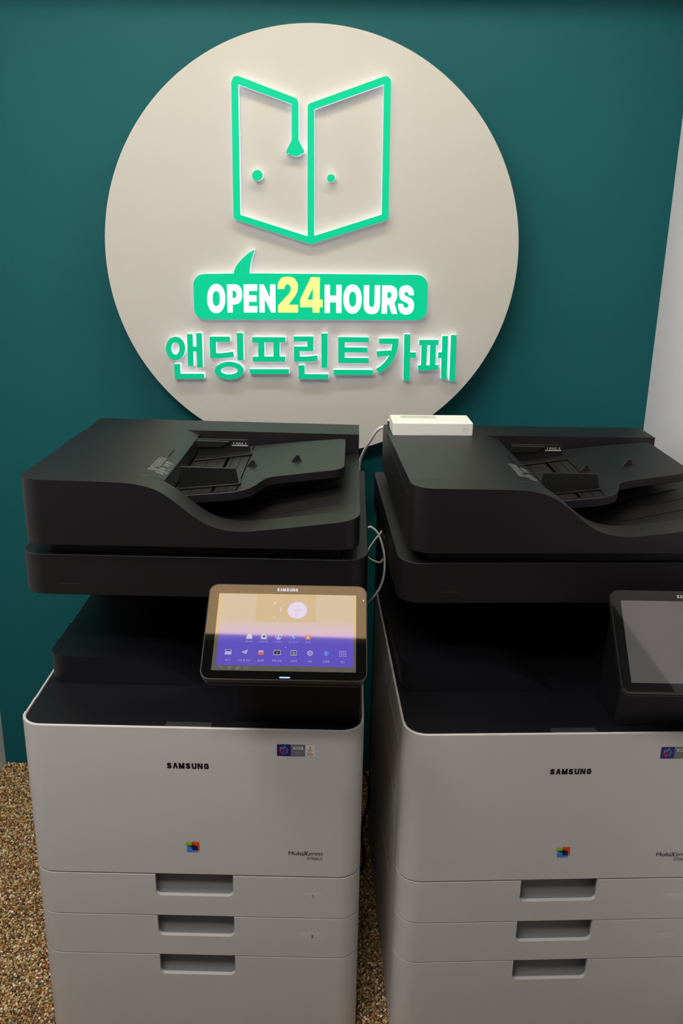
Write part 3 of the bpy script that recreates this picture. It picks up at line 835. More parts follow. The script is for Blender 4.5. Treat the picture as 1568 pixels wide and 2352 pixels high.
    stick('sticker_field', [rrect(0.4860, 0.6365, 0.5018, 0.6595, (0, 0.0012, 0.0012, 0), 4)], 's_white', 0.0004)
    stick('sticker_mark', stroke([(0.4492, 0.6425), (0.4455, 0.6425), (0.4442, 0.6440), (0.4442, 0.6475), (0.4420, 0.6475)], 0.0010) + stroke([(0.4535, 0.6480), (0.4480, 0.6445), (0.4482, 0.6390)], 0.0013), 's_red', 0.0006)
    stick('sticker_mark', stroke([(0.4442, 0.6478), (0.4442, 0.6520), (0.4455, 0.6535), (0.4492, 0.6535)], 0.0010), 's_yellow', 0.0006)
    stick('sticker_mark', stroke([(0.4508, 0.6535), (0.4542, 0.6535), (0.4556, 0.6520), (0.4556, 0.6440), (0.4542, 0.6425), (0.4505, 0.6425)], 0.0010) + stroke([(0.4556, 0.6492), (0.4576, 0.6492)], 0.0009) + stroke([(0.4462, 0.6490), (0.4512, 0.6530), (0.4512, 0.6570)], 0.0013) + [[(0.4494, 0.6562), (0.4530, 0.6562), (0.4512, 0.6580)]], 's_blue', 0.0007)
    lettering('sticker_text', 'xoa', door, 0.4738, 0.6528, 0.0064, 0.0190, M['s_white'], y=-0.0007, bold=0.01)
    lettering('sticker_text', 'eXtensible Open', door, 0.4734, 0.6450, 0.0024, 0.0182, M['ink_pale'], y=-0.0007)
    lettering('sticker_text', 'Architecture', door, 0.4714, 0.6414, 0.0020, 0.0142, M['ink_pale'], y=-0.0007)
    lettering('sticker_text', 'Java', door, 0.4940, 0.6415, 0.0052, 0.0104, M['s_orange'], y=-0.0007, bold=0.01)
    lettering('sticker_text', 'POWERED', door, 0.4942, 0.6379, 0.0014, 0.0085, M['s_navy'], y=-0.0007)
    stick('sticker_mark', stroke([(0.4930, 0.6512), (0.4948, 0.6530), (0.4932, 0.6548), (0.4948, 0.6572)], 0.0010) + stroke([(0.4946, 0.6512), (0.4956, 0.6530), (0.4945, 0.6542)], 0.0008), 's_orange', 0.0007)
    stick('sticker_mark', [[(0.4898, 0.6496), (0.4978, 0.6496), (0.4978, 0.6500), (0.4898, 0.6500)], [(0.4905, 0.6480), (0.4966, 0.6480), (0.4966, 0.6485), (0.4905, 0.6485)], [(0.4912, 0.6466), (0.4960, 0.6466), (0.4960, 0.6470), (0.4912, 0.6470)], [(0.4900, 0.6450), (0.4972, 0.6450), (0.4972, 0.6454), (0.4900, 0.6454)], [(0.4975, 0.6488), (0.4984, 0.6496), (0.4988, 0.6486), (0.4978, 0.6478)]], 'c_navy', 0.0007)

    # --- deck and paper output bay
    prism('deck', rrect(0.0060, 0.0060, W - 0.0060, 0.086, (0.034, 0.034, 0, 0)), 0.660, 0.6830, 'plastic_deck', bevel=0.0008)
    dk = prism('deck', [(0.0046, 0.0872), (W - 0.0046, 0.0872), (W - 0.0046, 0.60), (0.0046, 0.60)], 0.660, 0.6815, 'plastic_deck', bevel=0.0008)
    prism('release_tab', rrect(0.2490, 0.0058, 0.3275, 0.0205, (0, 0, 0.004, 0.004), 4), 0.6790, 0.6862, 'tab', bevel=0.0012)
    xs = [0.0]
    r = 0.030
    xs = [0.010 + r - r * math.cos(R(90 * i / 9)) for i in range(10)] + [0.010 + r + (0.292 - 0.010 - r) * i / 26 for i in range(1, 27)]
    top = spline([(0.010, 0.7385), (0.042, 0.7375), (0.12, 0.7345), (0.165, 0.7300), (0.216, 0.7200), (0.255, 0.7020), (0.292, 0.6805)])

    def bay(x):
        a = x - 0.010
        yf = 0.150 + (r - math.sqrt(max(r * r - (r - a) ** 2, 0)) if a < r else 0)
        z = interp(top, x)
        zz = [max(z - q, 0.6795) for q in (0.0, 0.0, 0.003, 0.003, 0.006, 0.006)]
        ys = [yf, max(yf, 0.214), 0.2155, 0.290, 0.2915, 0.500]
        return [(yf, 0.6790)] + list(zip(ys, zz)) + [(0.500, 0.6790)]
    v, f = strips(xs, bay)
    obj('output_tray', mesh([P(*q) for q in v], f, M['plastic_deck'], True, 30), t)
    bk = box('bay_wall', 0.008, W - 0.008, 0.500, 0.612, 0.6805, 0.8785, 'plastic_black')
    mm = MB().box(P(0.405, 0.150, 0.6815), P(0.572, 0.4995, 0.8785))
    obj('support_column', mm.mesh(M['plastic_black']), t, bevel=0.006)
    mm = MB()
    for k in range(6):
        mm.box(P(0.300, 0.494, 0.700 + 0.026 * k), P(0.404, 0.500, 0.703 + 0.026 * k))
    obj('bay_ribs', mm.mesh(M['plastic_deck']), bk)

    # --- scanner unit
    prism('scanner_unit', rrect(-0.0077, 0.105, 0.5865, 0.662, (0.040, 0.040, 0.012, 0.012), 12), 0.8792, 0.9530, 'plastic_dark', bevel=0.0016, segs=3)
    mk = t.children[-1] if False else None
    g2 = MB().box(P(0.058, 0.1044, 0.8998), P(0.096, 0.1052, 0.9002))
    obj('moulding_mark', g2.mesh(M['ink_grey'], False), t)
    prism('rear_housing', rrect(0.004, 0.6190, 0.581, 0.690, 0.004, 4), 0.060, 0.8785, 'plastic_black')
    # --- lid: base, front rim, paper exit surface and rear ridge in one moulding
    x0, x1, ya = 0.0065, 0.5705, 0.088
    r = 0.036
    xs = [x0 + r - r * math.cos(R(90 * i / 10)) for i in range(11)]
    xs += [x0 + r + (x1 - r - x0 - r) * i / 90 for i in range(1, 90)]
    xs += [x1 - r + r * math.sin(R(90 * i / 10)) for i in range(11)]
    traytop = spline([(0.0, 1.060), (0.236, 1.060), (0.2365, 0.985), (0.30, 0.984), (0.36, 0.988), (0.42, 0.998), (0.50, 1.016), (0.545, 1.0255), (0.571, 1.0300)], 4)

    def lid(x):
        a, c = x - x0, x1 - x
        k = min(a, c)
        yf = ya + (r - math.sqrt(max(r * r - (r - k) ** 2, 0)) if k < r else 0)
        z = interp(ADF, x)
        zt = min(interp(traytop, x), z - 0.0005)
        zr = 1.0745 - 0.004 * (x / 0.57)
        kb = max(0.0, 0.030 - k) if k < 0.030 else 0
        yb = 0.655 - (0.030 - math.sqrt(max(0.030 ** 2 - kb ** 2, 0)))
        rim = max(0.1445, yf)
        return [(yf, 0.9775), (yf, z), (rim, z), (rim + 0.0008, zt), (0.5195, zt), (0.520, zr), (0.612, zr - 0.0005),
                (min(0.640, yb - 0.002), zr - 0.008), (yb, zr - 0.020), (yb, 0.9775)]
    v, f = strips(xs, lid)
    lidb = obj('document_feeder_body', mesh([P(*q) for q in v], f, M['plastic_dark'], True, 28), t)
    prism('lid_base_pad', rrect(0.040, 0.118, 0.540, 0.635, 0.006, 4), 0.9535, 0.9780, 'plastic_black')
    rb = MB()
    for i in range(5):
        yy = 0.20 + 0.052 * i
        for (xa, xb) in ((0.40, 0.535),):
            za, zb = interp(traytop, xa), interp(traytop, xb)
            v8 = [P(xa, yy, za - 0.002), P(xb, yy, zb - 0.002), P(xb, yy + 0.0016, zb - 0.002), P(xa, yy + 0.0016, za - 0.002),
                  P(xa, yy, za + 0.0016), P(xb, yy, zb + 0.0010), P(xb, yy + 0.0016, zb + 0.0010), P(xa, yy + 0.0016, za + 0.0016)]
            rb.add(v8, [(0, 3, 2, 1), (4, 5, 6, 7), (0, 1, 5, 4), (1, 2, 6, 5), (2, 3, 7, 6), (3, 0, 4, 7)])
    obj('exit_rib', rb.mesh(M['plastic_brown']), lidb)
    # --- feeder cover, flush with the rim, its right end open over the input tray
    xs = [0.0070 + (0.2385 - 0.0070) * i / 40 for i in range(41)]
    xs = [0.0070, 0.0090, 0.0150] + xs[4:]
    coverz = spline([(0.0, 1.0885), (0.15, 1.0875), (0.20, 1.0850), (0.2200, 1.0820), (0.2385, 1.0755)])

    def cover(x):
        z = interp(coverz, x)
        zb = z - 0.0105
        zb2 = min(zb, 1.0748)
        return [(0.1458, 1.0380), (0.1458, z - 0.0006), (0.1466, z), (0.300, z - 0.0055), (0.455 - max(0, x - 0.16) * 0.1, zb + 0.001), (0.5190, zb2), (0.5190, 1.0380)]
    v, f = strips(xs, cover)
    cv = obj('feeder_cover', mesh([P(*q) for q in v], f, M['plastic_dark'], True, 28), t)

    def cz(x, y):
        z = interp(coverz, x)
        if y < 0.300:
            return z - 0.0055 * (y - 0.1466) / 0.1534
        return z - 0.0055 - 0.004 * (y - 0.300) / 0.155

    def on_cover(nm, polys, mm, up=0.0005, par=cv):
        b = MB()
        for q in polys:
            n = len(q)
            ar = sum(q[k][0] * q[(k + 1) % n][1] - q[(k + 1) % n][0] * q[k][1] for k in range(n))
            q = q if ar > 0 else q[::-1]
            b.add([P(x, y, cz(x, y) + up) for x, y in q], [tuple(range(n))])
        return obj(nm, b.mesh(M[mm], False), par)
    on_cover('latch_groove', stroke([(0.2175, 0.287), (0.2190, 0.345)], 0.0014) + stroke([(0.2000, 0.283), (0.2378, 0.258)], 0.0012), 'slot')
    pr = []
    for i in range(6):
        yy = 0.272 - 0.0115 * i
        pr += ring(0.2068, yy, 0.0030, 0.0011, 10) + ring(0.2140, yy - 0.001, 0.0030, 0.0011, 10)
        pr += stroke([(0.2078, yy - 0.003), (0.2128, yy + 0.002)], 0.0008)
    random.seed(11)
    rows_ = [(0.2215, 0.2335, 0.254), (0.2205, 0.2330, 0.250), (0.2215, 0.2300, 0.246), (0.2225, 0.2300, 0.238), (0.2210, 0.2340, 0.2345),
             (0.2220, 0.2300, 0.229), (0.2200, 0.2290, 0.2255), (0.2030, 0.2120, 0.204), (0.2200, 0.2350, 0.2065), (0.2020, 0.2100, 0.200),
             (0.2190, 0.2280, 0.2015), (0.2020, 0.2360, 0.1940), (0.2020, 0.2360, 0.1885), (0.2020, 0.2360, 0.1835), (0.2180, 0.2300, 0.176), (0.2190, 0.2320, 0.172)]
    for (xa, xb, yy) in rows_:
        x = xa
        while x < xb:
            w_ = random.uniform(0.0016, 0.0042)
            pr += stroke([(x, yy), (min(x + w_, xb), yy - 0.0003)], random.choice((0.0013, 0.0019, 0.0023)))
            x += w_ + random.uniform(0.0003, 0.0010)
    pr += stroke([(0.2020, 0.2125), (0.2355, 0.2195)], 0.0012)
    on_cover('printed_guide', pr, 'ink_pale')

    # --- input tray
    def tz(x):
        return 1.0372 + 0.115 * (x - 0.25)
    out = [(0.240, 0.181), (0.330, 0.1735), (0.352, 0.1735), (0.366, 0.178), (0.378, 0.188), (0.388, 0.205), (0.395, 0.226), (0.401, 0.239),
           (0.410, 0.247), (0.424, 0.2505), (0.520, 0.2560)]
    out += [(0.520 + 0.0225 * math.sin(R(a)), 0.2785 - 0.0225 * math.cos(R(a))) for a in (20, 40, 60, 80)]
    out += [(0.5430, 0.460)] + [(0.527 + 0.016 * math.cos(R(a)), 0.470 + 0.016 * math.sin(R(a))) for a in (20, 45, 70, 90)]
    out += [(0.45, 0.4930), (0.240, 0.4955)]
    v = [P(x, y, tz(x) - 0.016) for x, y in out] + [P(x, y, tz(x)) for x, y in out]
    n = len(out)
    f = [tuple(range(n))[::-1], tuple(range(n, 2 * n))] + [(i, (i + 1) % n, (i + 1) % n + n, i + n) for i in range(n)]
    tray = obj('input_tray', mesh(v, f, M['plastic_dark'], True, 35), t, bevel=0.0015)

    def on_tray(nm, polys, mm, up=0.0004, th=0.0004, par=tray, bevel=0.0):
        b = MB()
        for q in polys:
            k = len(q)
            ar = sum(q[i][0] * q[(i + 1) % k][1] - q[(i + 1) % k][0] * q[i][1] for i in range(k))
            q = q if ar > 0 else q[::-1]
            vv = [P(x, y, tz(x) + up - th) for x, y in q] + [P(x, y, tz(x) + up) for x, y in q]
            ff = [tuple(range(k))[::-1], tuple(range(k, 2 * k))] + [(i, (i + 1) % k, (i + 1) % k + k, i + k) for i in range(k)]
            b.add(vv, ff)
        return obj(nm, b.mesh(M[mm], False), par, bevel=bevel)
    on_tray('slide_plate', [[(0.242, 0.183), (0.355, 0.181), (0.3545, 0.490), (0.242, 0.492)]], 'plastic_brown', 0.0005, 0.001)
    sl = [[(0.3095, 0.184), (0.3155, 0.184), (0.3150, 0.490), (0.3090, 0.490)]]
    sl += stroke([(0.3555, 0.180), (0.3548, 0.491)], 0.0014)
    for x in (0.273, 0.322, 0.338):
        sl += stroke([(x, 0.184), (x, 0.490)], 0.0006)
    on_tray('slide_slot', sl, 'slot', 0.0009, 0.0006)

    def plate(nm, quad, y0, y1, mm, par, bevel=0.0012):
        b = MB().prism([(x - W / 2, z) for x, z in quad], y0, y1, 'y')
        return obj(nm, b.mesh(M[mm]), par, bevel=bevel)
    # front guide
    gp = plate('paper_guide', [(0.248, tz(0.25) + 0.001), (0.3560, tz(0.355) + 0.0045), (0.3505, 1.0795), (0.2535, 1.0812)], 0.2135, 0.2175, 'plastic_black', tray)
    on_tray('guide_foot', [[(0.248, 0.2105), (0.3575, 0.2075), (0.3600, 0.213), (0.3560, 0.2450), (0.248, 0.2450)]], 'plastic_black', 0.0045, 0.0035, par=gp, bevel=0.001)
    # back guide with its stepped paper tab and MAX mark
    gp = plate('paper_guide', [(0.246, tz(0.25) + 0.001), (0.3530, tz(0.353) + 0.004), (0.3480, 1.0755), (0.2460, 1.0765)], 0.4360, 0.4400, 'plastic_black', tray)
    on_tray('guide_foot', [[(0.246, 0.4020), (0.3560, 0.4120), (0.3580, 0.418), (0.3560, 0.440), (0.246, 0.440)]], 'plastic_black', 0.0045, 0.0035, par=gp, bevel=0.001)
    plate('guide_tab', [(0.246, 1.0610), (0.2950, 1.0615), (0.3130, 1.0735), (0.2460, 1.0750)], 0.4270, 0.4362, 'plastic_black', gp)
    ul = obj('limit_line', MB().box(P(0.3155, 0.4352, 1.0632), P(0.3475, 0.4362, 1.0646)).mesh(M['ink_white'], False), gp)
    for (s_, xx, ww) in (('MAX', 0.3315, 0.0150),):
        o = obj('max_lettering', text_mesh(s_, 0.0042, M['ink_white'], width=ww), gp, P(xx, 0.4355, 1.0682))
        o.rotation_euler = (R(90), 0, 0)
    for xx in (0.3195, 0.3435):
        ar_ = [[(-0.0005, 0.0), (0.0005, 0.0), (0.0005, 0.0026), (-0.0005, 0.0026)], [(-0.0012, 0.0004), (0.0012, 0.0004), (0, -0.0018)]]
        o = obj('max_arrow', flat(ar_, M['ink_white']), gp, P(xx, 0.4355, 1.0680))
        o.rotation_euler = (R(90), 0, 0)
    for (xx, yy) in ((0.3687, 0.332), (0.4525, 0.339)):
        z = tz(xx) - 0.0005
        pf = [(-0.0115, 0), (0.0115, 0), (0.0060, 0.0040), (0.0028, 0.0120), (-0.0022, 0.0126), (-0.0050, 0.0080)]
        b = MB().prism([(xx - W / 2 + a, z + c) for a, c in pf], yy, yy + 0.005, 'y')
        obj('paper_stop', b.mesh(M['plastic_brown']), tray, bevel=0.0006)

    # --- control panel on its stand
    prof = [(0.030, 0.6815), (0.030, 0.795), (-0.060, 0.835), (-0.045, 0.870), (-0.005, 0.905), (0.060, 0.905), (0.115, 0.840), (0.130, 0.6815)]
    if not L:
        prof = [(0.030, 0.6815), (0.030, 0.780), (-0.040, 0.815), (-0.025, 0.850), (0.005, 0.895), (0.060, 0.895), (0.115, 0.840), (0.130, 0.6815)]
    obj('panel_stand', MB().prism(prof, P(0.3640, 0)[0], P(0.5790, 0)[0], 'x').mesh(M['plastic_deck']), t, bevel=0.004)
    tilt, yaw = (55.8, 0.49) if L else (45.9, -3.06)
    org = (0.3483, 0.0013, 0.9333) if L else (0.3388, 0.0076, 0.9277)
    hx, hy = (-0.0165, 0.2345), (-0.1505, 0.0180)
    hs = curve_mesh([rrect(hx[0], hy[0], hx[1], hy[1], 0.0150, 8)], 0.010, M['trim_metal'], True)
    pn = obj('control_panel', hs, t, P(*org), bevel=0.0025, segs=3)
    pn.rotation_euler = (R(90 - tilt), 0, R(yaw))
    for v_ in hs.vertices:
        v_.co.z -= 0.0056
    b = MB().prism(rrect(hx[0] + 0.004, hy[0] - 0.001, hx[1] - 0.004, hy[1] - 0.003, 0.013, 6), -0.022, -0.0106)
    obj('panel_back', b.mesh(M['plastic_black']), pn, bevel=0.004)
    gl = curve_mesh([rrect(hx[0] + 0.0016, hy[0] + 0.0016, hx[1] - 0.0016, hy[1] - 0.0016, 0.0136, 8)], 0.0006, M['gloss_black'], False)
    obj('panel_glass', gl, pn, (0, 0, -0.0004))

    def lcd(nm, polys, mm, z):
        return obj(nm, flat([[(x, -y) for x, y in q] for q in polys], M[mm]), pn, (0, 0, z))
    lcd('screen', [rrect(0, 0, 0.2174, 0.1359, 0)], 'screen_on' if L else 'screen_off', 0.00010)
    o = obj('brand_lettering', brand_word(0.0060, 0.0330, M['lcd_white'] if L else M['ink_pale']), pn, (0.1080, 0.0082, 0.0003))
    if not L:
        return t
    lcd('wallpaper', [rrect(0.0062, 0.0006, 0.2134, 0.1274, 0)], 'wallpaper', 0.00018)
    lcd('copy_widget', [rrect(0.0600, 0.0010, 0.1540, 0.0500, 0)], 'widget', 0.00024)
    lcd('camera_dot', [circ(0.2293, 0.0095, 0.0010, 12)], 'led_white', 0.0003)
    lcd('home_light', [rrect(0.1030, 0.1452, 0.1190, 0.1474, 0.0009, 4)], 'led_blue', 0.0003)
    cx, cy = 0.1250, 0.0292
    lcd('start_button', [circ(cx, cy, 0.0158, 32)], 'lcd_ring', 0.00030)
    lcd('start_button', [circ(cx, cy, 0.0143, 32)], 'lcd_white', 0.00036)

    def txt(nm, s_, x, y, h, mm, z=0.00042, **k):
        return obj(nm, text_mesh(s_, h, M[mm], **k), pn, (x, -y, z))
    txt('button_text', '복사', cx, cy - 0.0065, 0.0034, 'lcd_pink')
    txt('button_text', '시작', cx, cy + 0.0002, 0.0064, 'lcd_pink')
    lcd('button_text', stroke([(cx, cy + 0.0056), (cx + 0.0030, cy + 0.0082), (cx, cy + 0.0108), (cx - 0.0030, cy + 0.0082), (cx, cy + 0.0056)], 0.0004), 'lcd_pink', 0.00042)
    lcd('copy_count', stroke([(0.0967, 0.0262), (0.0989, 0.0250), (0.0989, 0.0338)], 0.0018), 'lcd_ring', 0.0004)
    lcd('plus_button', [rrect(0.0864, 0.0166, 0.0922, 0.0178, 0), rrect(0.0887, 0.0143, 0.0899, 0.0201, 0)], 'lcd_white', 0.0004)
    lcd('minus_button', [rrect(0.0867, 0.0421, 0.0927, 0.0433, 0)], 'lcd_white', 0.0004)
    # upper row of icons
    Z = 0.0004
    for i, (x, c) in enumerate(zip((0.0533, 0.0758, 0.0982, 0.1209, 0.1434), ('빠른 복사', '신분증 복사', '내 페이지', '웹 브라우저', '주소록'))):
        y = 0.0775
        if i < 2:
            lcd('app_icon', [rrect(x - 0.0046, y - 0.0015, x + 0.0046, y + 0.0042, 0.0006, 3), [(x - 0.0036, y - 0.0015), (x + 0.0036, y - 0.0015), (x + 0.0030, y - 0.0044), (x - 0.0030, y - 0.0044)]], 'lcd_white', Z)
            if i == 0:
                lcd('app_icon', [[(x + 0.0022, y - 0.0052), (x - 0.0014, y - 0.0004), (x + 0.0004, y), (x - 0.0008, y + 0.0026), (x + 0.0028, y - 0.0014), (x + 0.0012, y - 0.0020)]], 'lcd_yellow', Z + 0.0001)
            else:
                lcd('app_icon', [circ(x, y - 0.0022, 0.0010, 10), rrect(x - 0.0022, y - 0.0012, x + 0.0022, y + 0.0008, 0.0005, 3)], 'lcd_black', Z + 0.0001)
        elif i == 2:
            lcd('app_icon', ring(x, y, 0.0044, 0.0009, 22) + [circ(x, y - 0.0010, 0.0014, 12), rrect(x - 0.0021, y + 0.0008, x + 0.0021, y + 0.0030, 0.0009, 4)], 'lcd_white', Z)
        elif i == 3:
            lcd('app_icon', [circ(x, y, 0.0040, 20)], 'lcd_blue', Z)
            lcd('app_icon', [[(x - 0.0024, y - 0.0026), (x + 0.0006, y - 0.0034), (x + 0.0012, y - 0.0012), (x - 0.0012, y + 0.0002)], [(x + 0.0004, y + 0.0004), (x + 0.0028, y - 0.0004), (x + 0.0020, y + 0.0026)]], 'lcd_white', Z + 0.0001)
        else:
            lcd('app_icon', [rrect(x - 0.0040, y - 0.0042, x + 0.0040, y + 0.0040, 0.0006, 3)], 'lcd_orange', Z)
            lcd('app_icon', [circ(x, y - 0.0016, 0.0012, 10), rrect(x - 0.0020, y, x + 0.0020, y + 0.0020, 0.0006, 3)], 'lcd_white', Z + 0.0001)
        txt('icon_caption', c, x, 0.0862, 0.0026, 'lcd_dim')
    lcd('page_marker', [[(0.1087, 0.0962), (0.1097, 0.0946), (0.1107, 0.0962)]], 'lcd_white', Z)
    caps = ('복사', '스캔 및 전송', '저장함', '작업 상태', '카운터', '설정', '도움말', '앱스')
    for i, (x, c) in enumerate(zip((0.0230, 0.0481, 0.0730, 0.0976, 0.1227, 0.1475, 0.1723, 0.1973), caps)):
        y = 0.1047
        if i == 0:
            lcd('app_icon', [rrect(x - 0.0046, y - 0.0044, x + 0.0046, y - 0.0012, 0), rrect(x - 0.0048, y - 0.0004, x + 0.0048, y + 0.0016, 0), rrect(x - 0.0050, y + 0.0022, x + 0.0050, y + 0.0044, 0)], 'lcd_white', Z)
            lcd('app_icon', [rrect(x - 0.0036, y - 0.0038, x + 0.0036, y - 0.0016, 0)], 'lcd_black', Z + 0.0001)
        elif i == 1:
            lcd('app_icon', [[(x + 0.0048, y - 0.0046), (x - 0.0046, y), (x - 0.0012, y + 0.0014)], [(x + 0.0048, y - 0.0046), (x + 0.0004, y + 0.0016), (x + 0.0024, y + 0.0030)]], 'lcd_white', Z)
            lcd('app_icon', [[(x - 0.0010, y + 0.0016), (x + 0.0006, y + 0.0018), (x + 0.0004, y + 0.0040)]], 'lcd_green', Z)
        elif i == 2:
            lcd('app_icon', [rrect(x - 0.0042, y - 0.0004, x + 0.0042, y + 0.0042, 0.0004, 3)], 'lcd_orange', Z)
            lcd('app_icon', [rrect(x - 0.0038, y - 0.0034, x + 0.0038, y - 0.0006, 0), rrect(x - 0.0014, y + 0.0010, x + 0.0014, y + 0.0020, 0)], 'lcd_dim', Z)
        elif i == 3:
            lcd('app_icon', stroke([(x - 0.0050, y - 0.0038), (x + 0.0050, y - 0.0038), (x + 0.0050, y + 0.0034), (x - 0.0050, y + 0.0034), (x - 0.0050, y - 0.0044)], 0.0008), 'lcd_white', Z + 0.0001)
            lcd('app_icon', [rrect(x - 0.0048, y - 0.0036, x + 0.0048, y + 0.0032, 0)], 'lcd_black', Z)
            lcd('app_icon', stroke([(x + 0.0002, y - 0.0018), (x - 0.0014, y), (x, y + 0.0016), (x + 0.0018, y + 0.0006)], 0.0008), 'lcd_green', Z + 0.0001)
        elif i == 4:
            lcd('app_icon', [rrect(x - 0.0046, y - 0.0044, x + 0.0046, y + 0.0044, 0.0006, 3)], 'lcd_dim', Z)
            lcd('app_icon', [rrect(x - 0.0038, y - 0.0032, x - 0.0003, y + 0.0030, 0), rrect(x + 0.0003, y - 0.0032, x + 0.0038, y + 0.0030, 0)], 'lcd_black', Z + 0.0001)
            txt('app_icon', '5 6', x, y - 0.0001, 0.0034, 'lcd_white', Z + 0.0002, width=0.0056)
        elif i == 5:
            g_ = ring(x, y, 0.0033, 0.0009, 20) + ring(x, y, 0.0012, 0.0007, 12)
            for k in range(10):
                a = 2 * math.pi * k / 10
                g_ += stroke([(x + 0.0036 * math.cos(a), y + 0.0036 * math.sin(a)), (x + 0.0047 * math.cos(a), y + 0.0047 * math.sin(a))], 0.0012)
            lcd('app_icon', g_, 'lcd_white', Z)
        elif i == 6:
            lcd('app_icon', [circ(x, y, 0.0043, 22)], 'lcd_blue', Z)
            txt('app_icon', '?', x, y, 0.0050, 'lcd_white', Z + 0.0001)
        else:
            lcd('app_icon', [rrect(x + 0.0030 * a - 0.0007, y + 0.0028 * c_ - 0.0006, x + 0.0030 * a + 0.0007, y + 0.0028 * c_ + 0.0006, 0)
                             for a in (-1.5, -0.5, 0.5, 1.5) for c_ in (-1.5, -0.5, 0.5, 1.5)], 'lcd_white', Z)
        txt('icon_caption', c, x, 0.1186, 0.0034, 'lcd_dim')
    n_ = 0.1315
    lcd('navigation_icon', stroke([(0.0124, n_ - 0.0012), (0.0160, n_ - 0.0012), (0.0172, n_), (0.0160, n_ + 0.0014), (0.0132, n_ + 0.0014)], 0.0006) + [[(0.0132, n_ - 0.0026), (0.0132, n_ + 0.0002), (0.0116, n_ - 0.0012)]], 'lcd_nav', Z)
    lcd('navigation_icon', stroke([(0.0242, n_), (0.0272, n_ - 0.0022), (0.0302, n_)], 0.0006) + stroke([(0.0256, n_), (0.0256, n_ + 0.0016), (0.0288, n_ + 0.0016), (0.0288, n_)], 0.0006), 'lcd_nav', Z)
    lcd('navigation_icon', stroke([(0.0372, n_ - 0.0006), (0.0412, n_ - 0.0006), (0.0404, n_ + 0.0018), (0.0364, n_ + 0.0018), (0.0372, n_ - 0.0010)], 0.0006) + stroke([(0.0384, n_ - 0.0020), (0.0428, n_ - 0.0020), (0.0422, n_ + 0.0006)], 0.0006), 'lcd_nav', Z)
    q = []
    for sx_ in (-1, 1):
        for sy_ in (-1, 1):
            q += stroke([(0.0523 + sx_ * 0.0012, n_ + sy_ * 0.0022), (0.0523 + sx_ * 0.0028, n_ + sy_ * 0.0022), (0.0523 + sx_ * 0.0028, n_ + sy_ * 0.0008)], 0.0005)
            q += stroke([(0.0523 + sx_ * 0.0004, n_ + sy_ * 0.0003), (0.0523 + sx_ * 0.0018, n_ + sy_ * 0.0013)], 0.0005)
    lcd('navigation_icon', q, 'lcd_nav', Z)
    return t


left = build_copier('photocopier', (-0.2627, -0.8919, 0), R(0.284),
                    'charcoal and grey-white office copier with its touch screen lit purple', True)
right = build_copier('photocopier', (0.3896, -0.8803, 0), R(3.556),
                     'charcoal and grey-white office copier with a dark screen and the white box on its lid', False)

# ------------------------------------------------------------------ white network box on the right copier
rz = R(3.556)


def RW(x, y, z):
    """Local point of the right copier in the world."""
    x -= W / 2
    return Vector((0.3896 + x * math.cos(rz) - y * math.sin(rz), -0.8803 + x * math.sin(rz) + y * math.cos(rz), z))


c0 = RW(0.0985, 0.5475, 1.0748)
rt = empty('network_box', c0, rz)
tag(rt, 'small white plastic network box lying on the lid of the dark-screen copier', 'router')
obj('box_body', MB().prism(rrect(-0.0830, -0.0395, 0.0830, 0.0395, 0.004, 5), 0.0, 0.0265).mesh(M['router']), rt, bevel=0.0016, segs=3)


def slotline(r_, x0, x1, w, m, y=-0.0397, z=0.0105):
    P_ = []
    for i in range(9):
        a = R(90 + 180 * i / 8)
        P_.append((x0 + r_ * math.cos(a), r_ * math.sin(a)))
    for i in range(9):
        a = R(-90 + 180 * i / 8)
        P_.append((x1 + r_ * math.cos(a), r_ * math.sin(a)))
    P_.append(P_[0])
    return flat([[(a, b_) for a, b_ in q] for q in stroke(P_, w)], M[m])


o = obj('reset_button', slotline(0.0030, 0.0640, 0.0700, 0.0005, 'router_line'), rt, (0, -0.0397, 0.0120))
o.rotation_euler = (R(90), 0, 0)
o = obj('reset_hole', flat([circ(0.0705, 0, 0.0006, 10)], M['slot']), rt, (0, -0.0397, 0.0050))
o.rotation_euler = (R(90), 0, 0)
obj('cover_slit', MB().box((-0.0745, -0.030, 0.0262), (-0.0738, 0.008, 0.0267)).mesh(M['router_line'], False), rt)
obj('info_label', MB().box((-0.062, 0.006, 0.0262), (0.012, 0.030, 0.0267)).mesh(M['s_white'], False), rt)
random.seed(5)
lab = []
for i, yy in enumerate((0.0245, 0.0175, 0.0115)):
    x = -0.057 + (0.010 if i else 0)
    while x < (0.004 if i == 0 else 0.010):
        w_ = random.uniform(0.0015, 0.006)
        lab.append([(x, yy), (x + w_, yy), (x + w_, yy + 0.0020), (x, yy + 0.0020)])
        x += w_ + random.uniform(0.0008, 0.0025)
obj('label_print', flat(lab, M['ink_pale']), rt, (0, 0, 0.0269))
obj('label_mark', flat([rrect(-0.060, 0.0225, -0.050, 0.0275, 0.001, 3), rrect(-0.060, 0.0100, -0.049, 0.0190, 0.001, 3)], M['router_green']), rt, (0, 0, 0.02685))
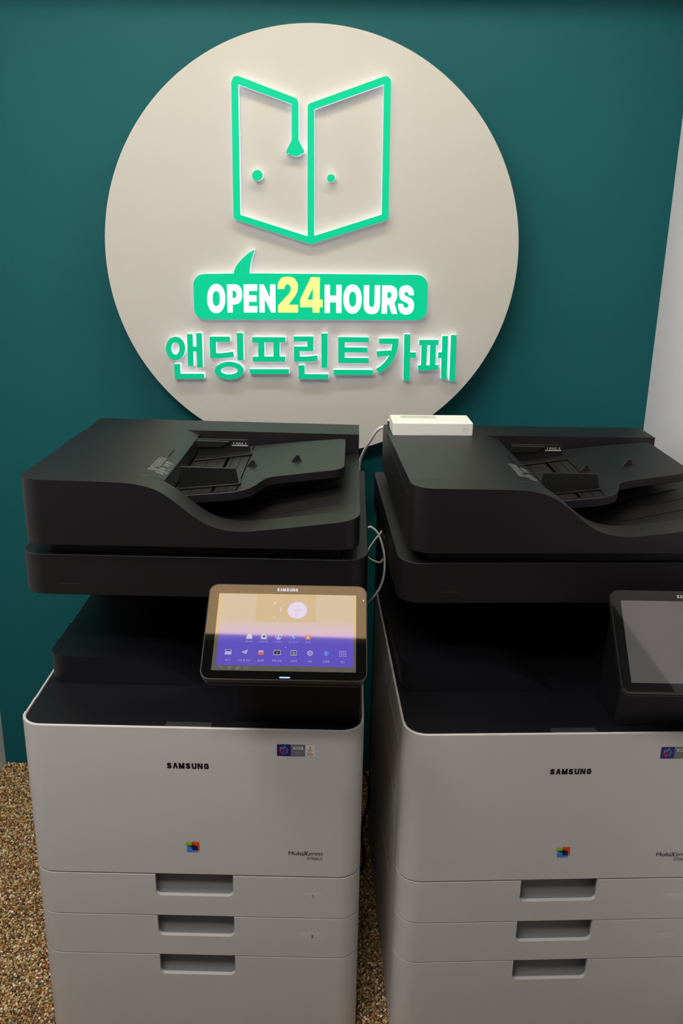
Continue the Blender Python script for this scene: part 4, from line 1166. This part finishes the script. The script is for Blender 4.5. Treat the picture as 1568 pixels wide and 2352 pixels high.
for x in (-0.0085, -0.0015, 0.0055, 0.0125, 0.0365):
    obj('status_light', flat([circ(0, 0, 0.0016, 12)], M['led_blue']), rt, (x, -0.0345, 0.0267))


# ------------------------------------------------------------------ cables
def cable(name, pts, r, m, label):
    base = Vector(pts[0])
    o = obj(name, tube([Vector(p) - base for p in pts], r, M[m]), None, base)
    return tag(o, label, 'cable')


cable('network_cable', [RW(0.024, 0.578, 1.087), RW(0.016, 0.604, 1.085), (0.0765, -0.25, 1.0640), (0.0553, -0.235, 1.0500), (0.0385, -0.215, 1.0180), (0.0235, -0.205, 0.9867),
                        (0.0155, -0.20, 0.9576), (0.0166, -0.20, 0.9294), (0.0194, -0.195, 0.8979), (0.0120, -0.19, 0.8500), (-0.01, -0.185, 0.70), (-0.03, -0.18, 0.45)],
      0.0034, 'cable_white', 'white network cable dropping from the white box behind the lit-screen copier')
cable('data_cable', [(0.038, -0.57, 0.938), (0.0330, -0.60, 0.9470), (0.0385, -0.60, 0.9472), (0.0515, -0.60, 0.9349), (0.0622, -0.60, 0.9035),
                     (0.0655, -0.60, 0.8788), (0.0645, -0.60, 0.8473), (0.0560, -0.60, 0.8197), (0.0420, -0.60, 0.7991), (0.034, -0.57, 0.775), (0.036, -0.50, 0.72)],
      0.0021, 'cable_white', 'thin white cable looping out between the two copiers at scanner height')
cable('jumper_cable', [(0.080, -0.42, 0.9080), (0.0653, -0.46, 0.8935), (0.0455, -0.48, 0.8730), (0.0330, -0.50, 0.8551), (0.0425, -0.50, 0.8431), (0.0600, -0.50, 0.8369), (0.066, -0.48, 0.836)],
      0.0017, 'cable_white', 'short bent white cable behind the looping one, crossing the gap between the copiers')
cable('power_cord', [(0.0300, -0.42, 0.275), (0.0400, -0.42, 0.2850), (0.0520, -0.42, 0.2620), (0.0560, -0.42, 0.2260), (0.0515, -0.42, 0.1830), (0.0415, -0.42, 0.1400),
                     (0.0400, -0.42, 0.1050), (0.0470, -0.42, 0.0740), (0.0480, -0.42, 0.0330), (0.0390, -0.42, 0.0100), (0.0300, -0.42, 0.0060)],
      0.0038, 'cable_black', 'black power cord hanging in the gap between the two copiers')
